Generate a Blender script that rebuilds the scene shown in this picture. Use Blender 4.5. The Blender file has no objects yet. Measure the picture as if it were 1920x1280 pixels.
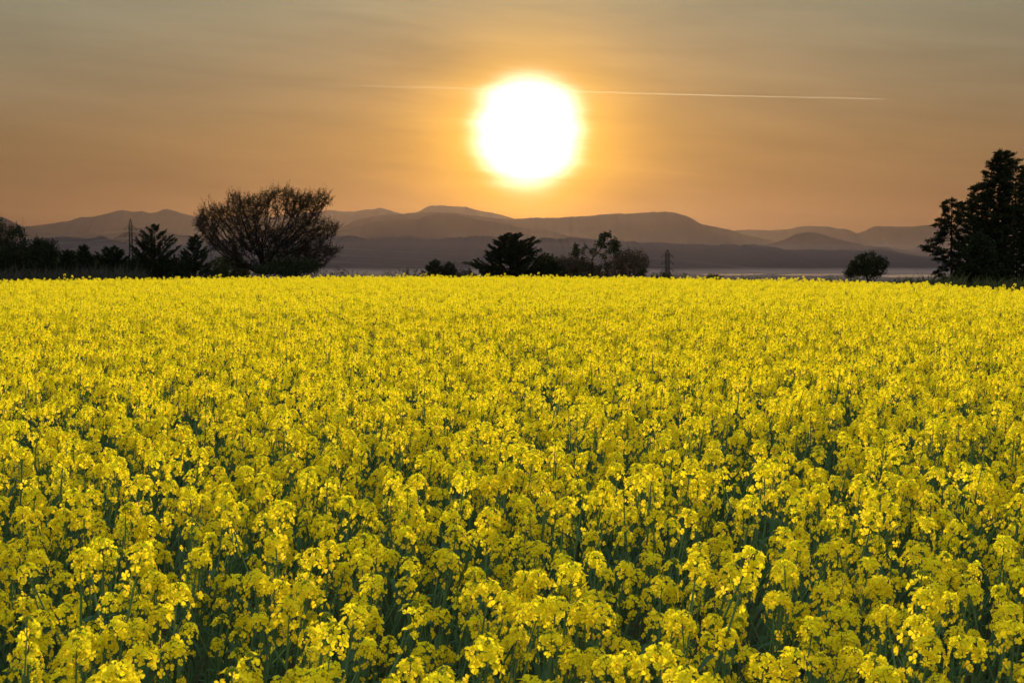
import bpy, math
import numpy as np
from mathutils import Vector, Matrix, Euler

rng = np.random.default_rng(7)
scene = bpy.context.scene
COL = scene.collection

# ------------------------------------------------------------------ camera
CAM_Z = 2.05
FPX = 2667.0                      # focal length in pixels of the 1920 px wide photograph (50 mm)
PITCH = math.atan(160.0 / FPX)
cam_data = bpy.data.cameras.new('camera')
cam = bpy.data.objects.new('camera', cam_data)
COL.objects.link(cam)
cam.location = (0, 0, CAM_Z)
cam.rotation_euler = (math.pi / 2 - PITCH, 0, 0)
cam_data.sensor_width = 36.0
cam_data.lens = 36.0 * FPX / 1920.0
cam_data.clip_start = 0.05
cam_data.clip_end = 200000.0
cam_data.dof.use_dof = True
cam_data.dof.focus_distance = 8.0
cam_data.dof.aperture_fstop = 18.0
scene.camera = cam


def ray(px, py):
    u = (px - 960.0) / FPX
    v = (640.0 - py) / FPX
    c, s = math.cos(PITCH), math.sin(PITCH)
    return np.array([u, c + v * s, -s + v * c])


def P(px, py, Y):
    """world point seen at photograph pixel (px, py) at forward distance Y"""
    d = ray(px, py)
    d = d * (Y / d[1])
    return np.array([d[0], d[1], d[2] + CAM_Z])


# ------------------------------------------------------------------ sun and sky
SUN = ray(990, 250)
SUN = SUN / np.linalg.norm(SUN)
SUN_EL = math.asin(SUN[2])
SUN_AZ = math.atan2(SUN[0], SUN[1])

sun_data = bpy.data.lights.new('sun', 'SUN')
sun_data.energy = 3.0
sun_data.angle = math.radians(3.0)     # the sun is swollen by haze
sun_data.color = (1.0, 0.82, 0.50)
sun = bpy.data.objects.new('sun', sun_data)
COL.objects.link(sun)
sun.rotation_euler = Vector(-SUN).to_track_quat('-Z', 'Y').to_euler()

world = bpy.data.worlds.new('World')
scene.world = world
world.use_nodes = True
wt = world.node_tree
wt.nodes.clear()


def N(t, kind, **kw):
    n = t.nodes.new(kind)
    for k, v in kw.items():
        setattr(n, k, v)
    return n


def mathn(t, op, a, b=None, c=None, clamp=False):
    n = t.nodes.new('ShaderNodeMath')
    n.operation = op
    n.use_clamp = clamp
    for i, x in enumerate((a, b, c)):
        if x is None:
            continue
        if isinstance(x, (int, float)):
            n.inputs[i].default_value = x
        else:
            t.links.new(x, n.inputs[i])
    return n.outputs[0]


def vmix(t, kind, fac, a, b):
    n = t.nodes.new('ShaderNodeMix')
    n.data_type = 'RGBA'
    n.blend_type = kind
    n.clamp_factor = True
    for s, x in ((n.inputs[0], fac), (n.inputs[6], a), (n.inputs[7], b)):
        if isinstance(x, (int, float)):
            s.default_value = x
        elif isinstance(x, tuple):
            s.default_value = (*x, 1.0)
        else:
            t.links.new(x, s)
    return n.outputs[2]


sky = N(wt, 'ShaderNodeTexSky', sky_type='NISHITA', sun_disc=False)
sky.sun_elevation = SUN_EL
sky.sun_rotation = SUN_AZ
sky.air_density = 1.0
sky.dust_density = 2.0
sky.ozone_density = 1.5
coord = N(wt, 'ShaderNodeTexCoord')
vdir = coord.outputs['Generated']
dot = N(wt, 'ShaderNodeVectorMath', operation='DOT_PRODUCT')
wt.links.new(vdir, dot.inputs[0])
dot.inputs[1].default_value = tuple(SUN)
theta = mathn(wt, 'ARCCOSINE', mathn(wt, 'MINIMUM', dot.outputs['Value'], 0.9999999))
sep = N(wt, 'ShaderNodeSeparateXYZ')
wt.links.new(vdir, sep.inputs[0])
elev = mathn(wt, 'ARCSINE', sep.outputs[2])
azim = mathn(wt, 'ARCTAN2', sep.outputs[0], sep.outputs[1])

# thin cirrus streaks: noise in azimuth / elevation, drawn out along the azimuth
cmb = N(wt, 'ShaderNodeCombineXYZ')
wt.links.new(mathn(wt, 'MULTIPLY', azim, 5.0), cmb.inputs[0])
wt.links.new(mathn(wt, 'ADD', mathn(wt, 'MULTIPLY', elev, 42.0), mathn(wt, 'MULTIPLY', azim, 3.0)), cmb.inputs[1])
cn = N(wt, 'ShaderNodeTexNoise')
cn.inputs['Scale'].default_value = 1.0
cn.inputs['Detail'].default_value = 6.0
cn.inputs['Roughness'].default_value = 0.55
cn.inputs['Distortion'].default_value = 0.35
wt.links.new(cmb.outputs[0], cn.inputs['Vector'])
cirrus = mathn(wt, 'MULTIPLY_ADD', mathn(wt, 'SUBTRACT', cn.outputs['Fac'], 0.5), 0.58, 1.0)

SKY_STRENGTH = 0.10
NISH = 0.005                       # share of the clear-sky model under the veil of thin cloud
base = vmix(wt, 'MULTIPLY', 1.0, sky.outputs[0], (NISH * 0.9, NISH * 0.78, NISH * 0.45))


# the glow reaches farther along the hazy horizon than up into the clearer sky
d_el = mathn(wt, 'SUBTRACT', elev, SUN_EL)
d_el = mathn(wt, 'ADD', mathn(wt, 'MULTIPLY', mathn(wt, 'MAXIMUM', d_el, 0.0), 1.9), mathn(wt, 'MINIMUM', d_el, 0.0))
d_az = mathn(wt, 'ARCTAN2', mathn(wt, 'SINE', mathn(wt, 'SUBTRACT', azim, SUN_AZ)), mathn(wt, 'COSINE', mathn(wt, 'SUBTRACT', azim, SUN_AZ)))
theta_flat = mathn(wt, 'SQRT', mathn(wt, 'ADD', mathn(wt, 'MULTIPLY', d_el, d_el), mathn(wt, 'MULTIPLY', d_az, d_az)))


def glow(amp, width, col, power=1.0, ang=None):
    a = mathn(wt, 'DIVIDE', theta if ang is None else ang, width)
    if power != 1.0:
        a = mathn(wt, 'POWER', a, power)
    g = mathn(wt, 'MULTIPLY', mathn(wt, 'EXPONENT', mathn(wt, 'MULTIPLY', a, -1.0)), amp / SKY_STRENGTH)
    n = N(wt, 'ShaderNodeVectorMath', operation='SCALE')
    n.inputs[0].default_value = col
    wt.links.new(g, n.inputs['Scale'])
    return n.outputs[0]


def vadd(a, b):
    n = N(wt, 'ShaderNodeVectorMath', operation='ADD')
    wt.links.new(a, n.inputs[0])
    wt.links.new(b, n.inputs[1])
    return n.outputs[0]


# veil of high haze: brown low, grey-olive higher, unseen zenith brightened as fill light
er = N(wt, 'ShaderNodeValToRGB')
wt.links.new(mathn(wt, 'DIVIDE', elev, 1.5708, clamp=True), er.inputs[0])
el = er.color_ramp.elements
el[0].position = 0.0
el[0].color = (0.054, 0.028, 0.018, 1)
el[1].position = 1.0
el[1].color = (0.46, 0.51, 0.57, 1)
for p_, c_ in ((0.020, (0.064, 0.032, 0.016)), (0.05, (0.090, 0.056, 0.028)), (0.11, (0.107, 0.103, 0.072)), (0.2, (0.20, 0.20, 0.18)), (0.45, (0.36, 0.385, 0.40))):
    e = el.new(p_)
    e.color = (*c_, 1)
# the unseen low sky away from sunset: cool grey, added to light flower fronts
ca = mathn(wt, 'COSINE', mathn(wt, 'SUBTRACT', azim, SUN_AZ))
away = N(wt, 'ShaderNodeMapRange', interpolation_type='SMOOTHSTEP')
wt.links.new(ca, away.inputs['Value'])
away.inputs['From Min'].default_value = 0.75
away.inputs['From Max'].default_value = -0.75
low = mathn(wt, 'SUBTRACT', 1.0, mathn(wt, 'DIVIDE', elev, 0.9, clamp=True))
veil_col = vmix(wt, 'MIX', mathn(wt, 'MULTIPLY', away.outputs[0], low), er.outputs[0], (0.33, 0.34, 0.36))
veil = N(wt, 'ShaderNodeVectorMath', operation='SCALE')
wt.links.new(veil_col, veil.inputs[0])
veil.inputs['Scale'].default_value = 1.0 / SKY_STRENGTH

# sunlight scattered low over the horizon is reddened and dimmed by the longer path through the air
redden = N(wt, 'ShaderNodeMapRange', interpolation_type='SMOOTHSTEP')
wt.links.new(elev, redden.inputs['Value'])
redden.inputs['From Min'].default_value = -0.01
redden.inputs['From Max'].default_value = 0.075
glows = vadd(base, glow(0.105, 0.17, (1.0, 0.41, 0.02), ang=theta_flat))
glows = vadd(glows, glow(0.36, 0.052, (1.0, 0.43, 0.0), ang=theta_flat))
glows = vmix(wt, 'MULTIPLY', 1.0, glows, vmix(wt, 'MIX', redden.outputs[0], (0.52, 0.36, 0.25), (1.0, 1.0, 1.0)))
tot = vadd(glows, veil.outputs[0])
cs = N(wt, 'ShaderNodeVectorMath', operation='SCALE')
wt.links.new(tot, cs.inputs[0])
wt.links.new(cirrus, cs.inputs['Scale'])
# the blown-out sun itself, its edge torn by the cloud and drawn up a little above
core = mathn(wt, 'ADD', mathn(wt, 'MULTIPLY', mathn(wt, 'MAXIMUM', mathn(wt, 'SUBTRACT', elev, SUN_EL), 0.0), -0.10), theta)
core = mathn(wt, 'MULTIPLY', core, mathn(wt, 'MULTIPLY_ADD', mathn(wt, 'SUBTRACT', cn.outputs['Fac'], 0.5), -0.55, 1.0))
tot = vadd(cs.outputs[0], glow(1.15, 0.0335, (1.0, 0.86, 0.74), 4.4, ang=core))
tot = vadd(tot, glow(0.27, 0.060, (1.0, 0.47, 0.0), 2.0, ang=core))

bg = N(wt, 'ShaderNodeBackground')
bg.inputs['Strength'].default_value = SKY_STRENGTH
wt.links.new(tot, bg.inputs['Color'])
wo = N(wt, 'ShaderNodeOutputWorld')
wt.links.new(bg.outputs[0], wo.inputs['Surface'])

scene.view_settings.view_transform = 'Standard'
scene.view_settings.look = 'None'
scene.view_settings.exposure = 1.17
scene.view_settings.gamma = 1.0
scene.view_settings.use_curve_mapping = False
cy = scene.cycles
cy.max_bounces = 7
cy.diffuse_bounces = 4
cy.transmission_bounces = 5
cy.transparent_max_bounces = 12
cy.volume_bounces = 1
cy.use_denoising = True
cy.sample_clamp_indirect = 6.0
cy.use_adaptive_sampling = False


# ------------------------------------------------------------------ helpers
def mesh_obj(name, parts, mats, parent=None, smooth=False, attr=None):
    """parts: list of (verts Nx3, faces MxK, material index); one mesh object"""
    me = mesh_data(name, parts, mats, smooth, attr)
    o = bpy.data.objects.new(name, me)
    COL.objects.link(o)
    if parent is not None:
        o.parent = parent
    return o


def mesh_data(name, parts, mats, smooth=False, attr=None):
    vs, loops, tots, mi, fa = [], [], [], [], []
    off = 0
    for p_ in parts:
        v, f, m = p_[0], p_[1], p_[2]
        v = np.asarray(v, np.float64).reshape(-1, 3)
        f = np.asarray(f, np.int64)
        if len(f) == 0:
            continue
        vs.append(v)
        loops.append((f + off).ravel())
        tots.append(np.full(len(f), f.shape[1]))
        mi.append(np.full(len(f), m))
        if attr:
            fa.append(np.broadcast_to(np.asarray(p_[3] if len(p_) > 3 else 0.0, float), (len(f),)))
        off += len(v)
    me = bpy.data.meshes.new(name)
    if vs:
        V = np.concatenate(vs)
        L = np.concatenate(loops)
        T = np.concatenate(tots)
        me.vertices.add(len(V))
        me.vertices.foreach_set('co', V.ravel())
        me.loops.add(len(L))
        me.loops.foreach_set('vertex_index', L.astype(np.int32))
        me.polygons.add(len(T))
        st = np.concatenate(([0], np.cumsum(T)[:-1]))
        me.polygons.foreach_set('loop_start', st.astype(np.int32))
        me.polygons.foreach_set('material_index', np.concatenate(mi).astype(np.int32))
        if smooth:
            me.polygons.foreach_set('use_smooth', np.ones(len(T), bool))
        if attr:
            a = me.attributes.new(attr, 'FLOAT', 'FACE')
            a.data.foreach_set('value', np.concatenate(fa).astype(np.float32))
        me.update(calc_edges=True)
    for m in mats:
        me.materials.append(m)
    return me


def empty(name, loc, rot=(0, 0, 0)):
    o = bpy.data.objects.new(name, None)
    COL.objects.link(o)
    o.location = tuple(float(c) for c in loc)
    o.rotation_euler = rot
    o.empty_display_size = 0.1
    return o


def tag(o, label=None, cat=None, group=None, kind=None):
    if label:
        o['label'] = label
    if cat:
        o['category'] = cat
    if group:
        o['group'] = group
    if kind:
        o['kind'] = kind
    return o


def unit(v):
    v = np.asarray(v, float)
    return v / np.maximum(np.linalg.norm(v, axis=-1, keepdims=True), 1e-12)


def frames(d):
    """two unit vectors perpendicular to each row of d"""
    d = unit(d)
    ref = np.where(np.abs(d[:, 2:3]) > 0.9, np.array([[1.0, 0, 0]]), np.array([[0, 0, 1.0]]))
    a = unit(np.cross(ref, d))
    b = np.cross(d, a)
    return a, b


def segs(p0, p1, r0, r1, sides=4):
    """tapered prisms for many segments at once -> verts, quads"""
    p0, p1 = np.asarray(p0, float).reshape(-1, 3), np.asarray(p1, float).reshape(-1, 3)
    n = len(p0)
    r0 = np.broadcast_to(np.asarray(r0, float), (n,))
    r1 = np.broadcast_to(np.asarray(r1, float), (n,))
    a, b = frames(p1 - p0)
    ang = np.arange(sides) * 2 * math.pi / sides
    ring = a[:, None, :] * np.cos(ang)[None, :, None] + b[:, None, :] * np.sin(ang)[None, :, None]
    v0 = p0[:, None, :] + ring * r0[:, None, None]
    v1 = p1[:, None, :] + ring * r1[:, None, None]
    V = np.concatenate([v0, v1], axis=1).reshape(-1, 3)
    k = np.arange(sides)
    q = np.stack([k, (k + 1) % sides, (k + 1) % sides + sides, k + sides], axis=1)
    F = (np.arange(n)[:, None, None] * 2 * sides + q[None]).reshape(-1, 4)
    return V, F


def tube(pts, radii, sides=6):
    """one continuous tapered tube through pts"""
    pts = np.asarray(pts, float)
    n = len(pts)
    d = np.gradient(pts, axis=0)
    a, b = frames(d)
    for i in range(1, n):
        if np.dot(a[i], a[i - 1]) < 0:
            a[i], b[i] = -a[i], -b[i]
    ang = np.arange(sides) * 2 * math.pi / sides
    r = np.broadcast_to(np.asarray(radii, float), (n,))
    V = (pts[:, None] + r[:, None, None] * (a[:, None] * np.cos(ang)[None, :, None] + b[:, None] * np.sin(ang)[None, :, None])).reshape(-1, 3)
    k = np.arange(sides)
    F = np.concatenate([np.stack([k, (k + 1) % sides, (k + 1) % sides + sides, k + sides], 1) + i * sides for i in range(n - 1)])
    return V, F


def blades(p, d, nrm, length, width, fold=0.15):
    """leaf-shaped quads (pointed, widest in the middle) at p along d, flat side towards nrm"""
    p, d = np.asarray(p, float), unit(d)
    n = len(p)
    s = unit(np.cross(d, nrm))
    nn = np.cross(s, d)
    length = np.broadcast_to(np.asarray(length, float), (n,))[:, None]
    width = np.broadcast_to(np.asarray(width, float), (n,))[:, None]
    m = p + d * length * 0.5
    V = np.stack([p, m + s * width * 0.5 + nn * width * fold, p + d * length, m - s * width * 0.5 + nn * width * fold], 1).reshape(-1, 3)
    F = np.arange(n)[:, None] * 4 + np.arange(4)[None]
    return V, F


def rand_dirs(n, r=rng):
    return unit(r.normal(size=(n, 3)))


def value_noise(x, y, seed):
    """smooth 2-D value noise in 0..1"""
    x, y = np.asarray(x, float), np.asarray(y, float)
    xi, yi = np.floor(x).astype(np.int64), np.floor(y).astype(np.int64)
    fx, fy = x - xi, y - yi
    fx, fy = fx * fx * (3 - 2 * fx), fy * fy * (3 - 2 * fy)

    def h(a, b):
        k = (a * 374761393 + b * 668265263 + seed * 974711) & 0x7FFFFFFF
        k = ((k ^ (k >> 13)) * 1274126177) & 0x7FFFFFFF
        return ((k ^ (k >> 16)) & 0xFFFF) / 65535.0
    return (h(xi, yi) * (1 - fx) + h(xi + 1, yi) * fx) * (1 - fy) + (h(xi, yi + 1) * (1 - fx) + h(xi + 1, yi + 1) * fx) * fy


def fbm(x, y, seed, octaves=4):
    t, a, s = 0.0, 1.0, 0.0
    for k in range(octaves):
        t = t + a * value_noise(x * 2 ** k, y * 2 ** k, seed + k)
        s += a
        a *= 0.5
    return t / s


# ------------------------------------------------------------------ materials
def new_mat(name):
    m = bpy.data.materials.new(name)
    m.use_nodes = True
    t = m.node_tree
    t.nodes.clear()
    out = N(t, 'ShaderNodeOutputMaterial')
    return m, t, out


def simple_mat(name, c0, c1, scale=4.0, rough=0.8, spec=0.3, bump=0.0, transl=0.0, rand=0.0):
    m, t, out = new_mat(name)
    tc = N(t, 'ShaderNodeTexCoord')
    nz = N(t, 'ShaderNodeTexNoise')
    nz.inputs['Scale'].default_value = scale
    nz.inputs['Detail'].default_value = 5.0
    t.links.new(tc.outputs['Object'], nz.inputs['Vector'])
    fac = nz.outputs['Fac']
    if rand:
        oi = N(t, 'ShaderNodeObjectInfo')
        fac = mathn(t, 'ADD', fac, mathn(t, 'MULTIPLY', mathn(t, 'SUBTRACT', oi.outputs['Random'], 0.5), rand), clamp=True)
    col = vmix(t, 'MIX', fac, c0, c1)
    b = N(t, 'ShaderNodeBsdfPrincipled')
    b.inputs['Roughness'].default_value = rough
    b.inputs['Specular IOR Level'].default_value = spec
    t.links.new(col, b.inputs['Base Color'])
    if bump:
        bp = N(t, 'ShaderNodeBump')
        bp.inputs['Strength'].default_value = bump
        t.links.new(nz.outputs['Fac'], bp.inputs['Height'])
        t.links.new(bp.outputs[0], b.inputs['Normal'])
    sh = b.outputs[0]
    if transl:
        tr = N(t, 'ShaderNodeBsdfTranslucent')
        t.links.new(col, tr.inputs['Color'])
        mx = N(t, 'ShaderNodeMixShader')
        mx.inputs[0].default_value = transl
        t.links.new(sh, mx.inputs[1])
        t.links.new(tr.outputs[0], mx.inputs[2])
        sh = mx.outputs[0]
    t.links.new(sh, out.inputs['Surface'])
    return m


def petal_material():
    m, t, out = new_mat('petal')
    at = N(t, 'ShaderNodeAttribute', attribute_name='tint')
    oi = N(t, 'ShaderNodeObjectInfo')
    f = mathn(t, 'ADD', mathn(t, 'MULTIPLY', at.outputs['Fac'], 0.8), mathn(t, 'MULTIPLY', oi.outputs['Random'], 0.25), clamp=True)
    refl = vmix(t, 'MIX', f, (0.80, 0.75, 0.020), (0.84, 0.64, 0.022))
    tran = vmix(t, 'MIX', f, (0.89, 0.80, 0.016), (0.93, 0.65, 0.02))
    b = N(t, 'ShaderNodeBsdfPrincipled')
    b.inputs['Roughness'].default_value = 0.55
    b.inputs['Specular IOR Level'].default_value = 0.0
    t.links.new(refl, b.inputs['Base Color'])
    tr = N(t, 'ShaderNodeBsdfTranslucent')
    t.links.new(tran, tr.inputs['Color'])
    mx = N(t, 'ShaderNodeMixShader')
    mx.inputs[0].default_value = 0.5
    t.links.new(b.outputs[0], mx.inputs[1])
    t.links.new(tr.outputs[0], mx.inputs[2])
    t.links.new(mx.outputs[0], out.inputs['Surface'])
    return m


M_PETAL = petal_material()
M_BUD = simple_mat('bud', (0.20, 0.26, 0.03), (0.34, 0.36, 0.03), 60, 0.9, 0.0, transl=0.15)
M_STEM = simple_mat('stem', (0.075, 0.145, 0.055), (0.13, 0.21, 0.08), 20, 0.9, 0.0, rand=0.4)
M_LEAF = simple_mat('leaf', (0.040, 0.088, 0.046), (0.070, 0.13, 0.062), 12, 0.9, 0.02, transl=0.25, rand=0.4)
M_SOIL = simple_mat('soil', (0.035, 0.030, 0.018), (0.060, 0.060, 0.028), 3.0, 1.0, 0.0, bump=0.4)
M_BARK = simple_mat('bark', (0.011, 0.009, 0.007), (0.022, 0.017, 0.013), 9, 1.0, 0.0, bump=0.4)
M_NEEDLE = simple_mat('needles', (0.012, 0.018, 0.009), (0.024, 0.030, 0.013), 2, 0.9, 0.0)
M_LARCH = simple_mat('larch_needles', (0.013, 0.019, 0.009), (0.026, 0.031, 0.013), 2, 0.9, 0.0)
M_TREELEAF = simple_mat('tree_leaf', (0.018, 0.021, 0.010), (0.032, 0.034, 0.014), 2, 0.9, 0.0, transl=0.08)
M_HAZYLEAF = simple_mat('hazy_tree_leaf', (0.034, 0.027, 0.020), (0.052, 0.042, 0.030), 1, 0.9, 0.0, transl=0.2)  # leaf copy whose paler colour stands in for haze on farther trees
M_WEED = simple_mat('weed', (0.022, 0.030, 0.014), (0.045, 0.052, 0.022), 6, 0.9, 0.0, transl=0.2)
M_DRY = simple_mat('dry_grass', (0.014, 0.016, 0.013), (0.055, 0.052, 0.044), 3, 0.9, 0.0, transl=0.15)
M_STEEL = simple_mat('steel', (0.016, 0.016, 0.016), (0.026, 0.026, 0.026), 0.6, 0.9, 0.0)
M_WIRE = simple_mat('wire', (0.05, 0.05, 0.05), (0.08, 0.08, 0.08), 0.05, 0.6, 0.3)
M_WOOD = simple_mat('pole_wood', (0.07, 0.055, 0.04), (0.12, 0.10, 0.08), 4, 0.9, 0.1)
M_FOREST = simple_mat('forest', (0.013, 0.014, 0.021), (0.020, 0.021, 0.029), 0.004, 0.95, 0.0)  # bluish base colour carries the cool haze tint of the distance
M_WATER = simple_mat('water', (0.02, 0.025, 0.03), (0.03, 0.035, 0.04), 0.01, 0.12, 0.5)
M_PLAIN = simple_mat('plain', (0.012, 0.012, 0.013), (0.024, 0.022, 0.020), 0.002, 1.0, 0.0)

# ------------------------------------------------------------------ terrain
PLAIN_Z = -39.0


def ground_z(x, y):
    t = np.clip((np.asarray(y, float) - 66.0) / 640.0, 0, 1)
    return PLAIN_Z * (t * t * (3 - 2 * t)) + np.asarray(x, float) * 0.0


U_E = np.array([-0.9, -0.36, -0.172, 0.0, 0.127, 0.24, 0.36, 0.9])
D_E = np.array([44.0, 51.0, 60.0, 62.5, 57.0, 50.0, 39.0, 30.0])


def field_edge(x, y):
    return np.interp(x / np.maximum(y, 0.1), U_E, D_E)


def build_ground():
    xs = np.concatenate([-np.geomspace(14000, 40, 40), np.linspace(-36, 36, 37), np.geomspace(40, 14000, 40)])
    ys = np.concatenate([[-1800, -600, -150, -40, -10], np.linspace(0, 70, 71), np.geomspace(72, 28000, 110)])
    X, Y = np.meshgrid(xs, ys)
    Z = ground_z(X, Y)
    Z = Z + np.where(Y < 70, (fbm(X * 0.8, Y * 0.8, 3) - 0.5) * 0.06, 0) + np.where(Y > 90, (fbm(X / 60, Y / 60, 5) - 0.5) * np.clip((Y - 90) / 100, 0, 1) * 1.2, 0)
    V = np.stack([X, Y, Z], -1).reshape(-1, 3)
    nx, ny = len(xs), len(ys)
    i, j = np.meshgrid(np.arange(nx - 1), np.arange(ny - 1))
    a = (j * nx + i).ravel()
    F = np.stack([a, a + 1, a + 1 + nx, a + nx], 1)
    mi = np.where(Y[:-1, :-1].ravel() < 300, 0, 1)
    parts = [(V, F[mi == 0], 0), (V, F[mi == 1], 1)]
    o = mesh_obj('ground', parts, [M_SOIL, M_PLAIN], smooth=True)
    tag(o, 'dark soil of the field sloping down to the misty plain', kind='structure')


build_ground()


def ridge(name, pts, D, depth, seed, rough_px, label, foot=PLAIN_Z, step=1.6, rows=14, lump=0.015):
    """a mountain range: crest through the photograph's ridge line at distance D, wooded slopes down to the plain"""
    pts = np.array(pts, float)
    px = np.arange(pts[0, 0], pts[-1, 0] + step, step)
    py = np.interp(px, pts[:, 0], pts[:, 1])
    k = np.ones(5) / 5
    py = np.convolve(np.pad(py, 2, mode='edge'), k, 'valid')
    py = py + (fbm(px / 9.0, px * 0, seed, 4) - 0.5) * 2 * rough_px
    py = py + (fbm(px / 34.0, px * 0 + 7, seed + 5, 3) - 0.5) * 2 * min(rough_px, 0.9) * 1.6
    wob = (fbm(px / 80.0, px * 0 + 3, seed + 9, 3) - 0.5) * 0.06 * D
    c = np.array([P(a, b, D + w) for a, b, w in zip(px, py, wob)])
    n = len(px)
    R = []
    s_list = np.concatenate([[-1.0, -0.6, -0.3, -0.12], np.linspace(0, 1, rows) ** 1.25])
    for s in s_list:
        h = np.maximum(c[:, 2] - foot, 0.5)
        fall = (1 - abs(s)) ** 1.25
        spur = 1 + (fbm(c[:, 0] / (0.02 * D), c[:, 1] * 0 + abs(s) * 3.0, seed + 21, 4) - 0.5) * 2 * lump * 6 * abs(s) * (1 - abs(s))
        y = c[:, 1] - s * depth
        x = c[:, 0] * (y / c[:, 1]) ** 0.5
        z = foot - 6 + (h + 6) * fall * spur
        z = np.minimum(z, c[:, 2] - (0.0 if s == 0 else 0.0))
        R.append(np.stack([x, y, z], 1))
    V = np.concatenate(R)
    m = len(R)
    i, j = np.meshgrid(np.arange(n - 1), np.arange(m - 1))
    a = (j * n + i).ravel()
    F = np.stack([a, a + n, a + n + 1, a + 1], 1)
    o = mesh_obj(name, [(V, F, 0)], [M_FOREST], smooth=True)
    tag(o, label, kind='structure')
    return o


# farthest skyline
ridge('mountains', [(-260, 440), (-60, 432), (55, 424), (80, 422), (100, 418), (130, 414), (150, 407), (180, 405), (200, 401), (228, 393), (250, 397), (266, 395), (280, 400),
                    (295, 398), (310, 392), (325, 394), (345, 400), (365, 405), (400, 410), (450, 404), (500, 408), (560, 400), (605, 395), (620, 394), (640, 397), (665, 397), (685, 393),
                    (700, 392.5), (712, 390), (730, 394), (755, 400), (778, 398), (786, 396), (798, 389), (808, 385), (823, 384.5), (845, 386), (872, 387), (885, 391),
                    (895, 394), (905, 397), (920, 398), (940, 403), (965, 411), (1000, 416), (1060, 424), (1150, 430), (1250, 436), (1340, 434), (1400, 430.5), (1425, 430), (1440, 431),
                    (1475, 429), (1505, 424), (1530, 423.5), (1550, 424), (1570, 429), (1585, 429), (1595, 432), (1607, 438), (1620, 434), (1632, 427), (1640, 424),
                    (1680, 424.5), (1720, 424), (1760, 421), (1850, 418), (1960, 424), (2200, 440)], 25500, 3000, 11, 0.8,
      'farthest pale mountain range with a flat-topped peak beneath the sun')
ridge('mountains', [(-260, 420), (-120, 400), (-40, 396), (0, 407), (8, 408), (25, 416), (40, 424), (75, 432), (100, 437), (130, 443), (170, 452), (260, 470), (500, 474), (600, 440), (640, 426), (660, 417), (680, 409), (700, 406),
                    (730, 403), (755, 401), (790, 399), (820, 397), (850, 400), (880, 404), (905, 406), (925, 408), (945, 411), (965, 411), (985, 409), (1010, 407), (1040, 408), (1075, 406),
                    (1110, 404), (1125, 402), (1160, 400.5), (1200, 399), (1250, 397), (1265, 398), (1285, 405), (1300, 411), (1315, 421), (1330, 424), (1350, 428), (1370, 431), (1400, 440),
                    (1430, 447), (1480, 456), (1600, 466), (1900, 472), (2200, 470)], 18500, 2600, 31, 0.8,
      'long mountain range with a rounded summit beneath the sun')
ridge('mountains', [(-260, 470), (150, 470), (200, 452), (225, 440), (245, 430), (262, 426), (275, 429), (290, 436), (320, 436), (340, 442), (420, 450), (560, 446), (620, 436), (640, 430), (660, 426), (690, 420), (710, 415),
                    (740, 413), (775, 411), (800, 405), (820, 401), (835, 401), (860, 404), (885, 408), (905, 413), (930, 416), (960, 422), (990, 428), (1030, 433), (1060, 440), (1120, 450), (1250, 464), (1420, 464),
                    (1470, 450), (1490, 440), (1510, 435), (1522, 434), (1535, 436), (1555, 443), (1575, 450), (1600, 456), (1640, 462), (1665, 463), (1690, 468), (1800, 474), (2200, 476)], 14000, 2200, 51, 1.0,
      'middle mountain ridge with a broad hump in front of the flat-topped peak')
ridge('hills', [(-260, 452), (-100, 448), (0, 452), (60, 450), (95, 445), (120, 443), (150, 446), (175, 447), (185, 443), (195, 443), (205, 448), (225, 452), (250, 460), (300, 462), (380, 455), (460, 452), (560, 446), (640, 443), (657, 441.5),
                (675, 446), (690, 448), (715, 445), (740, 444), (765, 443), (785, 446), (815, 447), (870, 444), (895, 442), (915, 442), (930, 444), (960, 449), (1000, 448), (1020, 445), (1040, 447),
                (1070, 446), (1100, 448), (1130, 449), (1160, 451), (1190, 454), (1200, 455), (1240, 454), (1280, 457), (1320, 458), (1345, 460), (1362, 456), (1378, 458), (1390, 458), (1403, 456),
                (1415, 457), (1430, 461), (1450, 463), (1470, 467), (1500, 467), (1550, 469), (1580, 467), (1610, 469), (1650, 466), (1670, 471), (1690, 475), (1720, 480), (1760, 482), (1900, 478), (2200, 480)], 6000, 2600, 71, 1.7,
      'nearest dark wooded ridge behind the misty plain')


# ------------------------------------------------------------------ haze and mist
def volume_box(name, lo, hi, density, color, aniso, label):
    lo, hi = np.array(lo, float), np.array(hi, float)
    c = np.array([[0, 0, 0], [1, 0, 0], [1, 1, 0], [0, 1, 0], [0, 0, 1], [1, 0, 1], [1, 1, 1], [0, 1, 1]], float)
    F = [[0, 3, 2, 1], [4, 5, 6, 7], [0, 1, 5, 4], [1, 2, 6, 5], [2, 3, 7, 6], [3, 0, 4, 7]]
    m, t, out = new_mat(name)
    v = N(t, 'ShaderNodeVolumePrincipled')
    v.inputs['Color'].default_value = (*color, 1)
    v.inputs['Density'].default_value = density
    v.inputs['Anisotropy'].default_value = aniso
    t.links.new(v.outputs[0], out.inputs['Volume'])
    o = mesh_obj(name, [(lo + c * (hi - lo), F, 0)], [m])
    tag(o, label, kind='stuff')
    return o


volume_box('haze', (-15000, -2000, PLAIN_Z - 7.0), (15000, 31000, 965), 1.25e-6, (0.88, 0.60, 0.46), 0.72, 'warm evening haze over the plain and the mountains')

volume_box('mist', (-5000, 800, PLAIN_Z - 5.0), (5000, 6300, -30.0), 1.3e-4, (0.92, 0.80, 0.92), 0.1, 'dense pale mist lying on the plain below the hills')
volume_box('mist', (-5200, 2400, PLAIN_Z - 5.5), (5200, 6450, 48.0), 0.07e-4, (0.92, 0.80, 0.90), 0.1, 'thin upper layer of mist in front of the nearest hills')


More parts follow.
